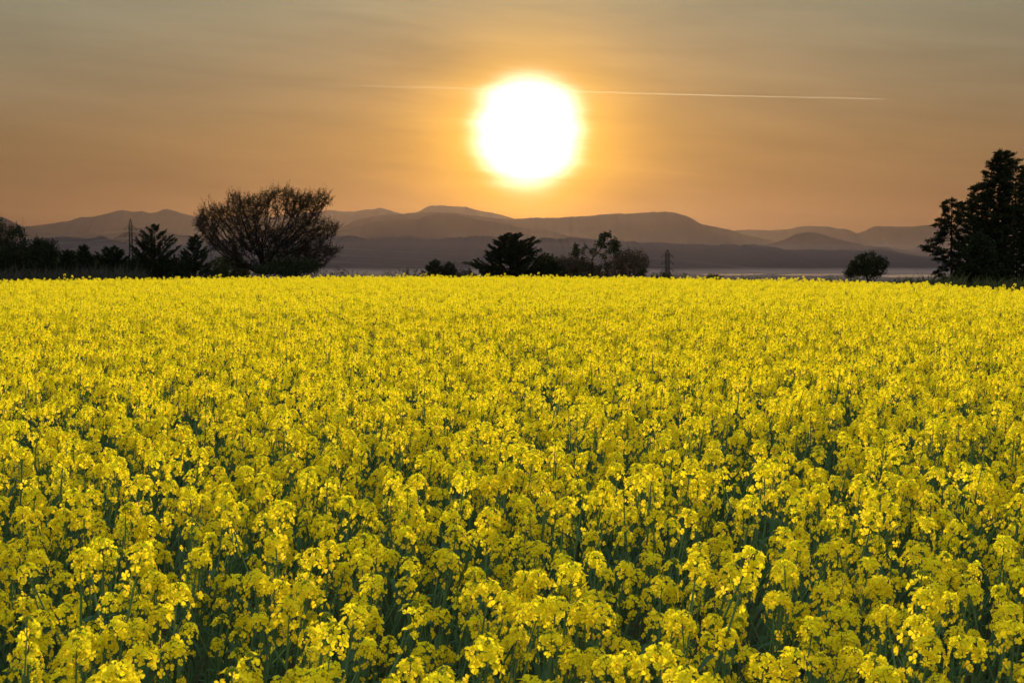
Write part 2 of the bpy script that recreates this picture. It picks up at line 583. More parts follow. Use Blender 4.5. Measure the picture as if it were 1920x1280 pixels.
def pond(pts, z, label):
    r = np.random.default_rng(int(abs(pts[0][0])))
    c = np.array([P(a, b, 1000.0) - [0, 0, CAM_Z] for a, b in pts])
    c = c * ((z - CAM_Z) / c[:, 2])[:, None] + [0, 0, CAM_Z]
    m = []
    for i in range(len(c)):
        a, b = c[i], c[(i + 1) % len(c)]
        for t in np.linspace(0, 1, 9)[:-1]:
            q = a + (b - a) * t
            q[1] += r.normal(0, 18)
            m.append(q)
    m = np.array(m)
    o = mesh_obj('water', [(m, np.arange(len(m))[None], 0)], [M_WATER])
    tag(o, label, kind='structure')


pond([(1310, 514), (1400, 512.5), (1440, 513.5), (1420, 516), (1330, 517)], PLAIN_Z + 1.2, 'pale strip of still water on the plain right of the shorter pylon')
pond([(1455, 514.5), (1530, 513), (1600, 514), (1560, 516.5), (1470, 517)], PLAIN_Z + 1.2, 'pale strip of still water on the plain left of the lone leafy tree')
pond([(1640, 517), (1700, 514.5), (1770, 515.5), (1760, 519), (1670, 520)], PLAIN_Z + 1.2, 'pale strip of still water on the plain beside the leftmost larch')

# ------------------------------------------------------------------ rapeseed: flowers, heads, plants
GA = math.pi * (3 - math.sqrt(5))


def petal_pts(detail):
    if detail == 2:
        v = np.array([[0.05, 0, 0], [0.5, -0.36, 0.10], [0.5, 0, 0.03], [0.5, 0.36, 0.10], [0.86, -0.46, 0.02], [0.88, 0, -0.02], [0.86, 0.46, 0.02], [1.03, -0.2, -0.10], [0.98, 0.0, -0.08], [1.03, 0.2, -0.10]])
        t = [[0, 1, 2], [0, 2, 3]]
        q = [[1, 4, 5, 2], [2, 5, 6, 3], [4, 7, 8, 5], [5, 8, 9, 6]]
        tri = np.array(t + [[a, b, c] for a, b, c, d in q] + [[a, c, d] for a, b, c, d in q])
        return v, tri
    v = np.array([[0.05, 0, 0], [0.72, -0.46, 0.05], [1.0, 0, -0.06], [0.72, 0.46, 0.05]])
    return v, np.array([[0, 1, 2], [0, 2, 3]])


def flower_geo(r, size, detail):
    """one cross-shaped flower, axis +z, at the origin"""
    pv, pf = petal_pts(detail)
    V, F = [], []
    a0 = r.uniform(0, 6.28)
    for k in range(4):
        a = a0 + k * math.pi / 2 + r.normal(0, 0.13)
        tilt = r.normal(0.42, 0.22)
        L = size * r.uniform(0.88, 1.1)
        p = pv * np.array([L, L * r.uniform(0.86, 1.08), L])
        p = p + np.array([0, 0, 0]) + rngn(r, p.shape, 0.025 * L)
        ct, st = math.cos(tilt), math.sin(tilt)
        p = np.stack([p[:, 0] * ct - p[:, 2] * st, p[:, 1], p[:, 0] * st + p[:, 2] * ct], 1)
        ca, sa = math.cos(a), math.sin(a)
        p = np.stack([p[:, 0] * ca - p[:, 1] * sa, p[:, 0] * sa + p[:, 1] * ca, p[:, 2]], 1)
        F.append(pf + len(pv) * k)
        V.append(p)
    return np.concatenate(V), np.concatenate(F)


def rngn(r, shape, s):
    return r.normal(0, s, size=shape)


def orient(v, d, spin=0.0):
    """rotate points with axis +z onto direction d"""
    d = unit(np.asarray(d, float))
    a, b = frames(d[None])
    a, b = a[0], b[0]
    c, s = math.cos(spin), math.sin(spin)
    a, b = a * c + b * s, b * c - a * s
    return v[:, :1] * a + v[:, 1:2] * b + v[:, 2:3] * d


OCT_V = np.array([[0, 0, -1], [0.62, 0, 0], [0, 0.62, 0], [-0.62, 0, 0], [0, -0.62, 0], [0, 0, 1.0]])
OCT_F = np.array([[0, 2, 1], [0, 3, 2], [0, 4, 3], [0, 1, 4], [5, 1, 2], [5, 2, 3], [5, 3, 4], [5, 4, 1]])


def head_geo(r, detail, scale, nfl, split=False):
    """raceme: green bud cluster on top, dome of open flowers, a few old flowers and young pods below; top at the origin"""
    parts, flowers = [], []
    nb = {2: 15, 1: 7, 0: 3}[detail] * (2 if nfl < 12 else 1)
    for k in range(nb):
        a, t = k * GA, math.sqrt((k + 0.5) / nb)
        c = np.array([math.cos(a) * t * 0.013, math.sin(a) * t * 0.013, 0.008 - 0.012 * t * t])
        d = unit(np.array([math.cos(a) * t * 0.9, math.sin(a) * t * 0.9, 1.0]))
        s = 0.0042 if detail == 2 else 0.0062
        parts.append(((orient(OCT_V * s, d) + c) * scale, OCT_F, 1, 0.0))
    wid = r.uniform(0.9, 1.12)
    tall = r.uniform(0.85, 1.25)
    p0, p1 = [], []
    fsz = 0.0130 * {2: 1.0, 1: 1.08, 0: 1.25}[detail]
    for k in range(nfl):
        u = (k + r.uniform(0.1, 0.9)) / nfl
        a = k * GA + r.normal(0, 0.25)
        rad = (0.012 + 0.024 * u ** 0.55) * wid * r.uniform(0.88, 1.14)
        z = (-0.002 - 0.064 * u ** 1.5) * tall + r.normal(0, 0.003)
        if u > 0.80:
            z -= r.uniform(0.0, 0.085)
        el_ = math.radians(72 - 82 * u ** 0.8 + r.normal(0, 14))
        nrm = np.array([math.cos(a) * math.cos(el_), math.sin(a) * math.cos(el_), math.sin(el_)])
        c = np.array([math.cos(a) * rad, math.sin(a) * rad, z])
        if detail > 0:
            p0.append(np.array([0, 0, z - 0.016 * wid]))
            p1.append(c)
        old = 1.0 if u > 0.8 else 0.0
        v, f = flower_geo(r, fsz * (1.0 if u < 0.85 else 0.85) * r.uniform(0.9, 1.1), detail)
        tint = np.clip(0.15 + 0.45 * u + r.normal(0, 0.15) + 0.2 * old, 0, 1)
        flowers.append(((orient(v, nrm) + c) * scale, f, 0, tint))
    # axis and young pods
    axis_len = 0.19 * tall
    parts.append((*segs([[0, 0, -axis_len]], [[0, 0, 0]], [0.0030], [0.0018], 4), 2, 0.0))
    if p0 and detail == 2:
        parts.append((*segs(np.array(p0), np.array(p1), 0.0007, 0.0006, 3), 2, 0.0))
    if detail == 2:
        for k in range(7):
            a = k * GA + 1.0
            z = -axis_len * r.uniform(0.5, 1.0)
            b = np.array([math.cos(a) * 0.018, math.sin(a) * 0.018, z + 0.006])
            e = b + np.array([math.cos(a) * 0.020, math.sin(a) * 0.020, 0.024])
            parts.append((*segs(np.array([[0, 0, z], b]), np.array([b, e]), [0.0006, 0.0012], [0.0008, 0.0006], 3), 2, 0.0))
    parts = [(p_[0] if p_[2] == 1 else p_[0] * scale, *p_[1:]) for p_ in parts]
    if split:
        return parts, flowers
    return parts + flowers


def plant_skeleton(r, main_h):
    """list of heads (position of the top, axis, scale) and of stem polylines, leaves"""
    heads, stems, leaves = [], [], []
    lean = np.array([r.normal(0, 0.02), r.normal(0, 0.02)])
    h = main_h * r.uniform(0.95, 1.06)

    def centre(z):
        t = z / h
        return np.array([lean[0] * t + 0.02 * math.sin(3 * t), lean[1] * t, z])
    zs = np.linspace(0, h - 0.10, 7)
    stems.append((np.array([centre(z) for z in zs]), np.linspace(0.0062, 0.0030, 7)))
    heads.append((centre(h) * 1.0, unit(np.array([lean[0] + r.normal(0, .06), r.normal(0, 0.06), 1.0])), r.uniform(0.9, 1.12)))
    nb = r.integers(1, 4)
    a0 = r.uniform(0, 6.28)
    for k in range(nb):
        a = a0 + k * GA + r.normal(0, 0.2)
        zb = h * r.uniform(0.42, 0.78)
        top = h - (0.03 + 0.17 * (k + r.uniform(0, 1)) / nb)
        zb = min(zb, top - 0.18)
        out = r.uniform(0.08, 0.19)
        b = centre(zb)
        e = np.array([b[0] + math.cos(a) * out, b[1] + math.sin(a) * out, top])
        m = b + (e - b) * 0.45 + np.array([math.cos(a), math.sin(a), 0]) * out * 0.18
        t = np.linspace(0, 1, 6)[:, None]
        curve = (1 - t) ** 2 * b + 2 * t * (1 - t) * m + t * t * e
        ax = unit(curve[-1] - curve[-2] + np.array([0, 0, 0.03]))
        sc = r.uniform(0.62, 0.92)
        curve[-1] = e - ax * 0.10 * sc
        stems.append((curve, np.linspace(0.0036, 0.0022, 6)))
        heads.append((e, ax, sc))
        leaves.append((b, a + r.normal(0, 0.3), r.uniform(0.06, 0.11)))
    for k in range(9):
        z = h * r.uniform(0.3, 0.8)
        leaves.append((centre(z), r.uniform(0, 6.28), r.uniform(0.08, 0.15)))
    return heads, stems, leaves


def leaf_geo(length, width, droop, r):
    n = 5
    t = np.linspace(0, 1, n)
    w = width * np.array([0.25, 0.9, 1.0, 0.6, 0.02]) * 0.5
    x = length * t * (1 - 0.15 * t)
    z = length * (0.55 * t - (0.55 + droop) * t * t)
    V = np.concatenate([np.stack([x, -w, z + w * 0.35], 1), np.stack([x, 0 * w, z], 1), np.stack([x, w, z + w * 0.35], 1)])
    F = np.concatenate([np.stack([np.arange(n - 1) + o, np.arange(1, n) + o, np.arange(1, n) + o + n, np.arange(n - 1) + o + n], 1) for o in (0, n)])
    return V, F


def rotz(v, a):
    c, s = math.cos(a), math.sin(a)
    return np.stack([v[:, 0] * c - v[:, 1] * s, v[:, 0] * s + v[:, 1] * c, v[:, 2]], 1)


HEAD_MATS = [M_PETAL, M_BUD, M_STEM]
hr = np.random.default_rng(21)
N_HEAD = 8
HEADS = {}
SPLIT = [head_geo(hr, 2, 1.0, 9 if _ == 7 else int(hr.integers(25, 32)), split=True) for _ in range(N_HEAD)]
HEADS[2] = [a + b for a, b in SPLIT]
HEADS[1] = [head_geo(hr, 1, 1.0, 9 if _ == 7 else int(hr.integers(24, 30))) for _ in range(N_HEAD)]
HEADS[0] = [head_geo(hr, 0, 1.0, 7 if _ == 7 else 18) for _ in range(N_HEAD)]
HEAD_ME = [mesh_data('flower_head', h, HEAD_MATS, attr='tint') for h in HEADS[2]]
CORE_ME = [mesh_data('flower_head', a, HEAD_MATS, attr='tint') for a, b in SPLIT]
FLOWER_ME = [[mesh_data('flower', [f_], [M_PETAL], attr='tint') for f_ in b] for a, b in SPLIT]
LEAF_G = [leaf_geo(1.0, hr.uniform(0.15, 0.24), hr.uniform(0.2, 0.8), hr) for _ in range(4)]
LEAF_ME = [mesh_data('leaf', [(*g, 0)], [M_LEAF], smooth=True) for g in LEAF_G]

N_PLANT = 9
sk_rng = np.random.default_rng(5)
SKELETONS = [plant_skeleton(sk_rng, 1.14) for _ in range(N_PLANT)]
HEAD_PICK = [[(int(sk_rng.integers(N_HEAD)), float(sk_rng.uniform(0, 6.28))) for _ in s[0]] for s in SKELETONS]
LEAF_PICK = [[int(sk_rng.integers(4)) for _ in s[2]] for s in SKELETONS]
STEM_ME = []
for heads, stems, leaves in SKELETONS:
    STEM_ME.append(mesh_data('stem', [(*tube(c, r_, 5), 0) for c, r_ in stems], [M_STEM], smooth=True))


def plant_parts(i, detail):
    """whole plant as one list of mesh parts, for the crowd of the field"""
    heads, stems, leaves = SKELETONS[i]
    out = []
    for (pos, ax, sc), (hi, sp) in zip(heads, HEAD_PICK[i]):
        for p_ in HEADS[detail][hi]:
            out.append((orient(p_[0] * sc, ax, sp) + pos, p_[1], p_[2], p_[3]))
    for c, r_ in stems:
        if detail == 0:
            out.append((*segs(c[:1], c[-1:], r_[0], r_[-1], 3), 2, 0.0))
        else:
            out.append((*tube(c, r_, 5 if detail == 2 else 3), 2, 0.0))
    for (b, a, L), li in zip(leaves, LEAF_PICK[i]):
        v, f = LEAF_G[li]
        out.append((rotz(v * L, a) + b, f, 3, 0.0))
    return out


# where the plants stand: a jittered grid over the wedge of field around the view
SP = 0.170
gx = np.arange(-42, 42, SP)
gy = np.arange(1.35, 66, SP)
GX, GY = np.meshgrid(gx, gy)
pr = np.random.default_rng(99)
GX = (GX + pr.uniform(-0.5, 0.5, GX.shape) * SP * 0.95).ravel()
GY = (GY + pr.uniform(-0.5, 0.5, GY.shape) * SP * 0.95).ravel()
keep = (np.abs(GX) < 2.6 + 0.46 * GY) & (GY < field_edge(GX, GY) + (fbm(GX * 0.7, GY * 0, 8) - 0.5) * 1.2)
# thin patches where the stand is gappy
gap = fbm(GX * 1.1, GY * 1.1, 44, 3)
keep &= pr.uniform(0, 1, GX.shape) > np.clip((0.34 - gap) * 6, 0, 0.7)
PX, PY = GX[keep], GY[keep]
n_pl = len(PX)
hgt = 0.95 + 0.06 * fbm(PX * 0.5, PY * 0.5, 14, 3) + pr.normal(0, 0.05, n_pl)
hgt = np.clip(hgt, 0.74, 1.18)
spin = pr.uniform(0, 6.283, n_pl)
tlt_y = pr.normal(0.13, 0.08, n_pl)          # lean to the right
tlt_x = pr.normal(0.0, 0.06, n_pl)
kind = pr.integers(0, N_PLANT, n_pl)
# rotation matrices  Ry(lean) Rx(lean) Rz(spin)
cyy, syy = np.cos(tlt_y), np.sin(tlt_y)
cxx, sxx = np.cos(tlt_x), np.sin(tlt_x)
cz, sz = np.cos(spin), np.sin(spin)
r00 = cyy * cz + syy * sxx * sz
r10 = cxx * sz
r20 = -syy * cz + cyy * sxx * sz
r21 = syy * sz + cyy * sxx * cz
r22 = cyy * cxx
EUL = np.stack([np.arctan2(r21, r22), -np.arcsin(np.clip(r20, -1, 1)), np.arctan2(r10, r00)], 1)
PZ = (fbm(PX * 0.8, PY * 0.8, 3) - 0.5) * 0.06

# the 300 nearest plants whose tops stand in view become individuals
topx, topy, topz = PX + tlt_y * hgt * 1.1, PY, hgt * 1.14
cp, sp_ = math.cos(PITCH), math.sin(PITCH)
fw = topy * cp - (topz - CAM_Z) * sp_
upc = topy * sp_ + (topz - CAM_Z) * cp
tpx = 960 + FPX * topx / fw
tpy = 640 - FPX * upc / fw
inview = (tpx > 10) & (tpx < 1910) & (tpy < 1262) & (fw > 0.5)
order = np.argsort(np.where(inview, PY, 1e9))
single = order[:300]
is_single = np.zeros(n_pl, bool)
is_single[single] = True

FRONT_LABEL = 'flowering rapeseed plant with yellow flower heads in the nearest rows of the field'
for rank, idx in enumerate(single):
    near = rank < 40
    i = int(kind[idx])
    heads, stems, leaves = SKELETONS[i]
    e = empty('rapeseed_plant', (PX[idx], PY[idx], PZ[idx]), Euler(EUL[idx]))
    e.scale = (float(hgt[idx]),) * 3
    tag(e, FRONT_LABEL, 'plant', 'rapeseed plants in the nearest rows')
    o = bpy.data.objects.new('stem', STEM_ME[i])
    COL.objects.link(o)
    o.parent = e
    for (pos, ax, sc), (hi, spn) in zip(heads, HEAD_PICK[i]):
        o = bpy.data.objects.new('flower_head', CORE_ME[hi] if near else HEAD_ME[hi])
        COL.objects.link(o)
        o.parent = e
        if near:                       # on the nearest plants every flower is a piece of its own
            for fm in FLOWER_ME[hi]:
                fo = bpy.data.objects.new('flower', fm)
                COL.objects.link(fo)
                fo.parent = o
        a, b = frames(ax[None])
        a, b = a[0], b[0]
        c, s = math.cos(spn), math.sin(spn)
        a, b = a * c + b * s, b * c - a * s
        m3 = np.stack([a, b, ax], 1)
        o.location = tuple(pos)
        o.rotation_euler = Matrix(m3.tolist()).to_euler()
        o.scale = (sc,) * 3
    for (b, a, L), li in zip(leaves, LEAF_PICK[i]):
        o = bpy.data.objects.new('leaf', LEAF_ME[li])
        COL.objects.link(o)
        o.parent = e
        o.location = tuple(b)
        o.rotation_euler = (0, 0, a)
        o.scale = (L,) * 3

# the rest of the field: one object, plants scattered by geometry nodes
field_col = []
for detail in (2, 1, 0):
    c = bpy.data.collections.new('rapeseed_kinds_%d' % detail)
    for i in range(N_PLANT):
        me = mesh_data('rapeseed_kind', plant_parts(i, detail), [M_PETAL, M_BUD, M_STEM, M_LEAF], attr='tint')
        o = bpy.data.objects.new('rapeseed_kind_%d_%02d' % (detail, i), me)
        c.objects.link(o)
    field_col.append(c)

rest = np.where(~is_single)[0]
dist = np.hypot(PX[rest], PY[rest])
lod = np.where(dist < 8.5, 0, np.where(dist < 24, 1, 2))
me = bpy.data.meshes.new('rapeseed_field')
me.vertices.add(len(rest))
me.vertices.foreach_set('co', np.stack([PX[rest], PY[rest], PZ[rest]], 1).ravel())
for nm, ty, arr in (('rot', 'FLOAT_VECTOR', EUL[rest]), ('size', 'FLOAT', hgt[rest]), ('pick', 'INT', kind[rest]), ('lod', 'INT', lod)):
    at = me.attributes.new(nm, ty, 'POINT')
    if ty == 'FLOAT_VECTOR':
        at.data.foreach_set('vector', arr.astype(np.float32).ravel())
    else:
        at.data.foreach_set('value', arr.astype(np.float32 if ty == 'FLOAT' else np.int32))
field = bpy.data.objects.new('rapeseed_field', me)
COL.objects.link(field)
tag(field, 'field of yellow flowering rapeseed reaching to the row of trees', 'crop field', kind='stuff')
ng = bpy.data.node_groups.new('rapeseed_scatter', 'GeometryNodeTree')
ng.interface.new_socket('Geometry', in_out='INPUT', socket_type='NodeSocketGeometry')
ng.interface.new_socket('Geometry', in_out='OUTPUT', socket_type='NodeSocketGeometry')
gi, go = ng.nodes.new('NodeGroupInput'), ng.nodes.new('NodeGroupOutput')
join = ng.nodes.new('GeometryNodeJoinGeometry')


def named(nm, ty):
    n = ng.nodes.new('GeometryNodeInputNamedAttribute')
    n.data_type = ty
    n.inputs['Name'].default_value = nm
    return n.outputs['Attribute']


a_rot, a_size, a_pick, a_lod = named('rot', 'FLOAT_VECTOR'), named('size', 'FLOAT'), named('pick', 'INT'), named('lod', 'INT')
e2r = ng.nodes.new('FunctionNodeEulerToRotation')
ng.links.new(a_rot, e2r.inputs[0])
for k, c in enumerate(field_col):
    ci = ng.nodes.new('GeometryNodeCollectionInfo')
    ci.inputs['Collection'].default_value = c
    ci.inputs['Separate Children'].default_value = True
    ci.inputs['Reset Children'].default_value = True
    cmpn = ng.nodes.new('FunctionNodeCompare')
    cmpn.data_type = 'INT'
    cmpn.operation = 'EQUAL'
    ng.links.new(a_lod, cmpn.inputs[2])
    cmpn.inputs[3].default_value = k
    ip = ng.nodes.new('GeometryNodeInstanceOnPoints')
    ng.links.new(gi.outputs[0], ip.inputs['Points'])
    ng.links.new(cmpn.outputs[0], ip.inputs['Selection'])
    ng.links.new(ci.outputs[0], ip.inputs['Instance'])
    ip.inputs['Pick Instance'].default_value = True
    ng.links.new(a_pick, ip.inputs['Instance Index'])
    ng.links.new(e2r.outputs[0], ip.inputs['Rotation'])
    ng.links.new(a_size, ip.inputs['Scale'])
    ng.links.new(ip.outputs[0], join.inputs[0])
ng.links.new(join.outputs[0], go.inputs[0])
md = field.modifiers.new('scatter', 'NODES')
md.node_group = ng


# ------------------------------------------------------------------ trees
def colonize(attract, roots, step, influence, kill, iters, bias=(0, 0, 0.0), r=rng):
    """space colonisation: branches grow from the roots towards the attraction points"""
    nodes = [np.array(p_, float) for p_ in roots]
    parent = [-1] + [i for i in range(len(roots) - 1)]
    A = np.array(attract, float)
    alive = np.ones(len(A), bool)
    nd = np.full(len(A), 1e9)
    nn = np.zeros(len(A), int)
    for i, p_ in enumerate(nodes):
        d = np.linalg.norm(A - p_, axis=1)
        m = d < nd
        nd[m], nn[m] = d[m], i
    bias = np.array(bias, float)
    kids, nkids, dead = {}, np.zeros(20000, int), np.zeros(20000, bool)
    for it in range(iters):
        use = alive & (nd < influence)
        if not use.any():
            use = alive & (nd < nd[alive].min() + step) if alive.any() else use
            if not use.any():
                break
        ids = np.unique(nn[use])
        pos = np.array(nodes)
        start = len(nodes)
        dirs = unit(A[use] - pos[nn[use]])
        acc = np.zeros((len(nodes), 3))
        np.add.at(acc, nn[use], dirs)
        new = []
        for i in ids:
            d = unit(unit(acc[i]) + bias + r.normal(0, 0.12, 3))
            q = nodes[i] + d * step
            if nkids[i] >= 3 or any(np.linalg.norm(q - nodes[c_]) < 0.45 * step for c_ in kids.get(int(i), ())):
                dead[i] = True
                continue
            kids.setdefault(int(i), []).append(len(nodes))
            nkids[i] += 1
            new.append(q)
            nodes.append(q)
            parent.append(int(i))
        alive &= ~dead[nn]
        if not new:
            continue
        Q = np.array(new)
        ai = np.where(alive)[0]
        D = np.linalg.norm(A[ai][:, None] - Q[None], axis=2)
        j = D.argmin(1)
        dm = D[np.arange(len(ai)), j]
        m = dm < nd[ai]
        nd[ai[m]], nn[ai[m]] = dm[m], j[m] + start
        alive &= nd > kill
        if len(nodes) > 18000:
            break
    return np.array(nodes), np.array(parent)


def pipe_radii(parent, tip, power=2.8):
    n = len(parent)
    acc = np.zeros(n)
    child = np.zeros(n, int)
    for i in range(n - 1, 0, -1):
        if child[i] == 0:
            acc[i] = tip ** power
        acc[parent[i]] += acc[i]
        child[parent[i]] += 1
    return np.maximum(acc, tip ** power) ** (1 / power), child


def in_poly(px, py, poly):
    poly = np.array(poly, float)
    ins = np.zeros(len(px), bool)
    j = len(poly) - 1
    for i in range(len(poly)):
        xi, yi = poly[i]
        xj, yj = poly[j]
        c = ((yi > py) != (yj > py)) & (px < (xj - xi) * (py - yi) / (yj - yi + 1e-12) + xi)
        ins ^= c
        j = i
    return ins


def crown_points(poly, Y, n, depth_k, r, base):
    """points spread through a crown: inside the outline, and as deep as it is wide at each height"""
    poly = np.array(poly, float)
    out = []
    x0, y0 = poly.min(0)
    x1, y1 = poly.max(0)
    while sum(map(len, out)) < n:
        qx, qy = r.uniform(x0, x1, 4 * n), r.uniform(y0, y1, 4 * n)
        m = in_poly(qx, qy, poly)
        out.append(np.stack([qx[m], qy[m]], 1))
    q = np.concatenate(out)[:n]
    # half width of the outline at each height
    hs = np.linspace(y0, y1, 40)
    gx_ = np.linspace(x0, x1, 200)
    lo, hi = np.zeros(40), np.zeros(40)
    for k, h in enumerate(hs):
        m = in_poly(gx_, np.full(200, h), poly)
        lo[k], hi[k] = (gx_[m].min(), gx_[m].max()) if m.any() else ((x0 + x1) / 2,) * 2
    l_, h_ = np.interp(q[:, 1], hs, lo), np.interp(q[:, 1], hs, hi)
    c, hw = (l_ + h_) / 2, np.maximum((h_ - l_) / 2, 1)
    t = np.clip((q[:, 0] - c) / hw, -1, 1)
    half = hw * np.sqrt(1 - t * t * 0.92) * Y / FPX * depth_k
    dy = r.uniform(-1, 1, n) * half
    W = np.array([P(a, b, Y) for a, b in q])
    W[:, 1] += dy
    return W - base


def make_tree(name, poly, Y, base_px, n_attr, step, kill, infl, tip, label, cat='tree', leaf=None, leaf_n=0, leaf_len=0.1, leaf_w=0.05, bark=None,
              roots=None, twigs=0, twig_len=0.3, twig_up=0.6, depth_k=0.8, seed=1, bias=(0, 0, 0.05), group=None, sides=4, spread=0.25, clumpy=0.0, tips_only=False, wisps=0, extra=None):
    r = np.random.default_rng(seed)
    bx = (base_px - 960) / FPX * Y
    base = np.array([bx, Y, float(ground_z(bx, Y))])
    A = crown_points(poly, Y, n_attr, depth_k, r, base)
    if clumpy:
        cl = fbm(A[:, 0] / clumpy + 0.37 * A[:, 1] / clumpy + 50, A[:, 2] / clumpy + 50, seed, 2)
        A = A[cl > np.quantile(cl, 0.12)]
    if extra is not None:
        A = np.concatenate([A, extra(r, base)])
    low = A[:, 2].min()
    rt = roots if roots else [(0, 0, z) for z in np.arange(0, max(low * 0.8, step * 1.5), step)]
    nodes, par = colonize(A, rt, step, infl, kill, 140, bias, r)
    rad, child = pipe_radii(par, tip)
    o = empty(name, base)
    tag(o, label, cat, group)
    i = np.arange(1, len(nodes))
    r1 = rad[i]
    r0 = np.minimum(rad[par[i]], r1 * 1.7)
    r0[par[i] == 0] = rad[par[i]][par[i] == 0]
    parts = [(*segs(nodes[par[i]], nodes[i], r0, r1, sides), 0)]
    thin = np.where(rad[i] < tip * 3.2)[0] + 1
    if twigs:
        k = r.choice(thin, twigs)
        p0 = nodes[k]
        d = unit(unit(nodes[k] - nodes[par[k]]) + r.normal(0, 0.5, (twigs, 3)) + np.array([0, 0, twig_up]))
        L = twig_len * r.uniform(0.3, 1.35, twigs)[:, None]
        mid = p0 + d * L * 0.5 + r.normal(0, 0.04, (twigs, 3)) * L
        end = mid + unit(d + np.array([0, 0, 0.3])) * L * 0.5
        parts.append((*segs(p0, mid, tip * 0.8, tip * 0.55, 3), 0))
        parts.append((*segs(mid, end, tip * 0.55, tip * 0.25, 3), 0))
        lp = np.concatenate([mid, end])
    else:
        lp = nodes[np.where(child == 0)[0]] if tips_only else nodes[thin]
    if wisps:
        tipn = np.where(child == 0)[0]
        q = nodes[tipn]
        cen = nodes.mean(0)
        far = np.linalg.norm((q - cen) * [0.8, 0.8, 1.2], axis=1) + 0.8 * (q[:, 2] - cen[2])
        k = tipn[np.argsort(-far)[:wisps * 2]]
        k = r.choice(k, wisps, replace=False)
        d = unit(unit(nodes[k] - cen) * 0.5 + np.array([0.12, 0, 0.9]) + r.normal(0, 0.22, (wisps, 3)))
        L = r.uniform(0.35, 1.25, wisps)[:, None]
        m1 = nodes[k] + d * L * 0.5
        m2 = m1 + unit(d + r.normal(0, 0.15, (wisps, 3)) + [0, 0, 0.25]) * L * 0.5
        parts.append((*segs(nodes[k], m1, tip * 0.9, tip * 0.75, 3), 0))
        parts.append((*segs(m1, m2, tip * 0.75, tip * 0.35, 3), 0))
        for _ in range(5):
            b0 = m1 + (m2 - m1) * r.uniform(-0.6, 0.9, (wisps, 1))
            parts.append((*segs(b0, b0 + unit(d + r.normal(0, 0.6, (wisps, 3))) * L * 0.22, tip * 0.6, tip * 0.35, 3), 0))
    mesh_obj('trunk', parts, [bark or M_BARK], o)
    if leaf is not None and leaf_n:
        q = lp[r.integers(0, len(lp), leaf_n)] + r.normal(0, spread, (leaf_n, 3))
        d = unit(rand_dirs(leaf_n, r) + np.array([0, 0, 0.1]))
        v, f = blades(q, d, rand_dirs(leaf_n, r), leaf_len * r.uniform(0.5, 1.3, leaf_n), leaf_w * r.uniform(0.6, 1.3, leaf_n))
        mesh_obj('crown', [(v, f, 0)], [leaf], o)
    return o


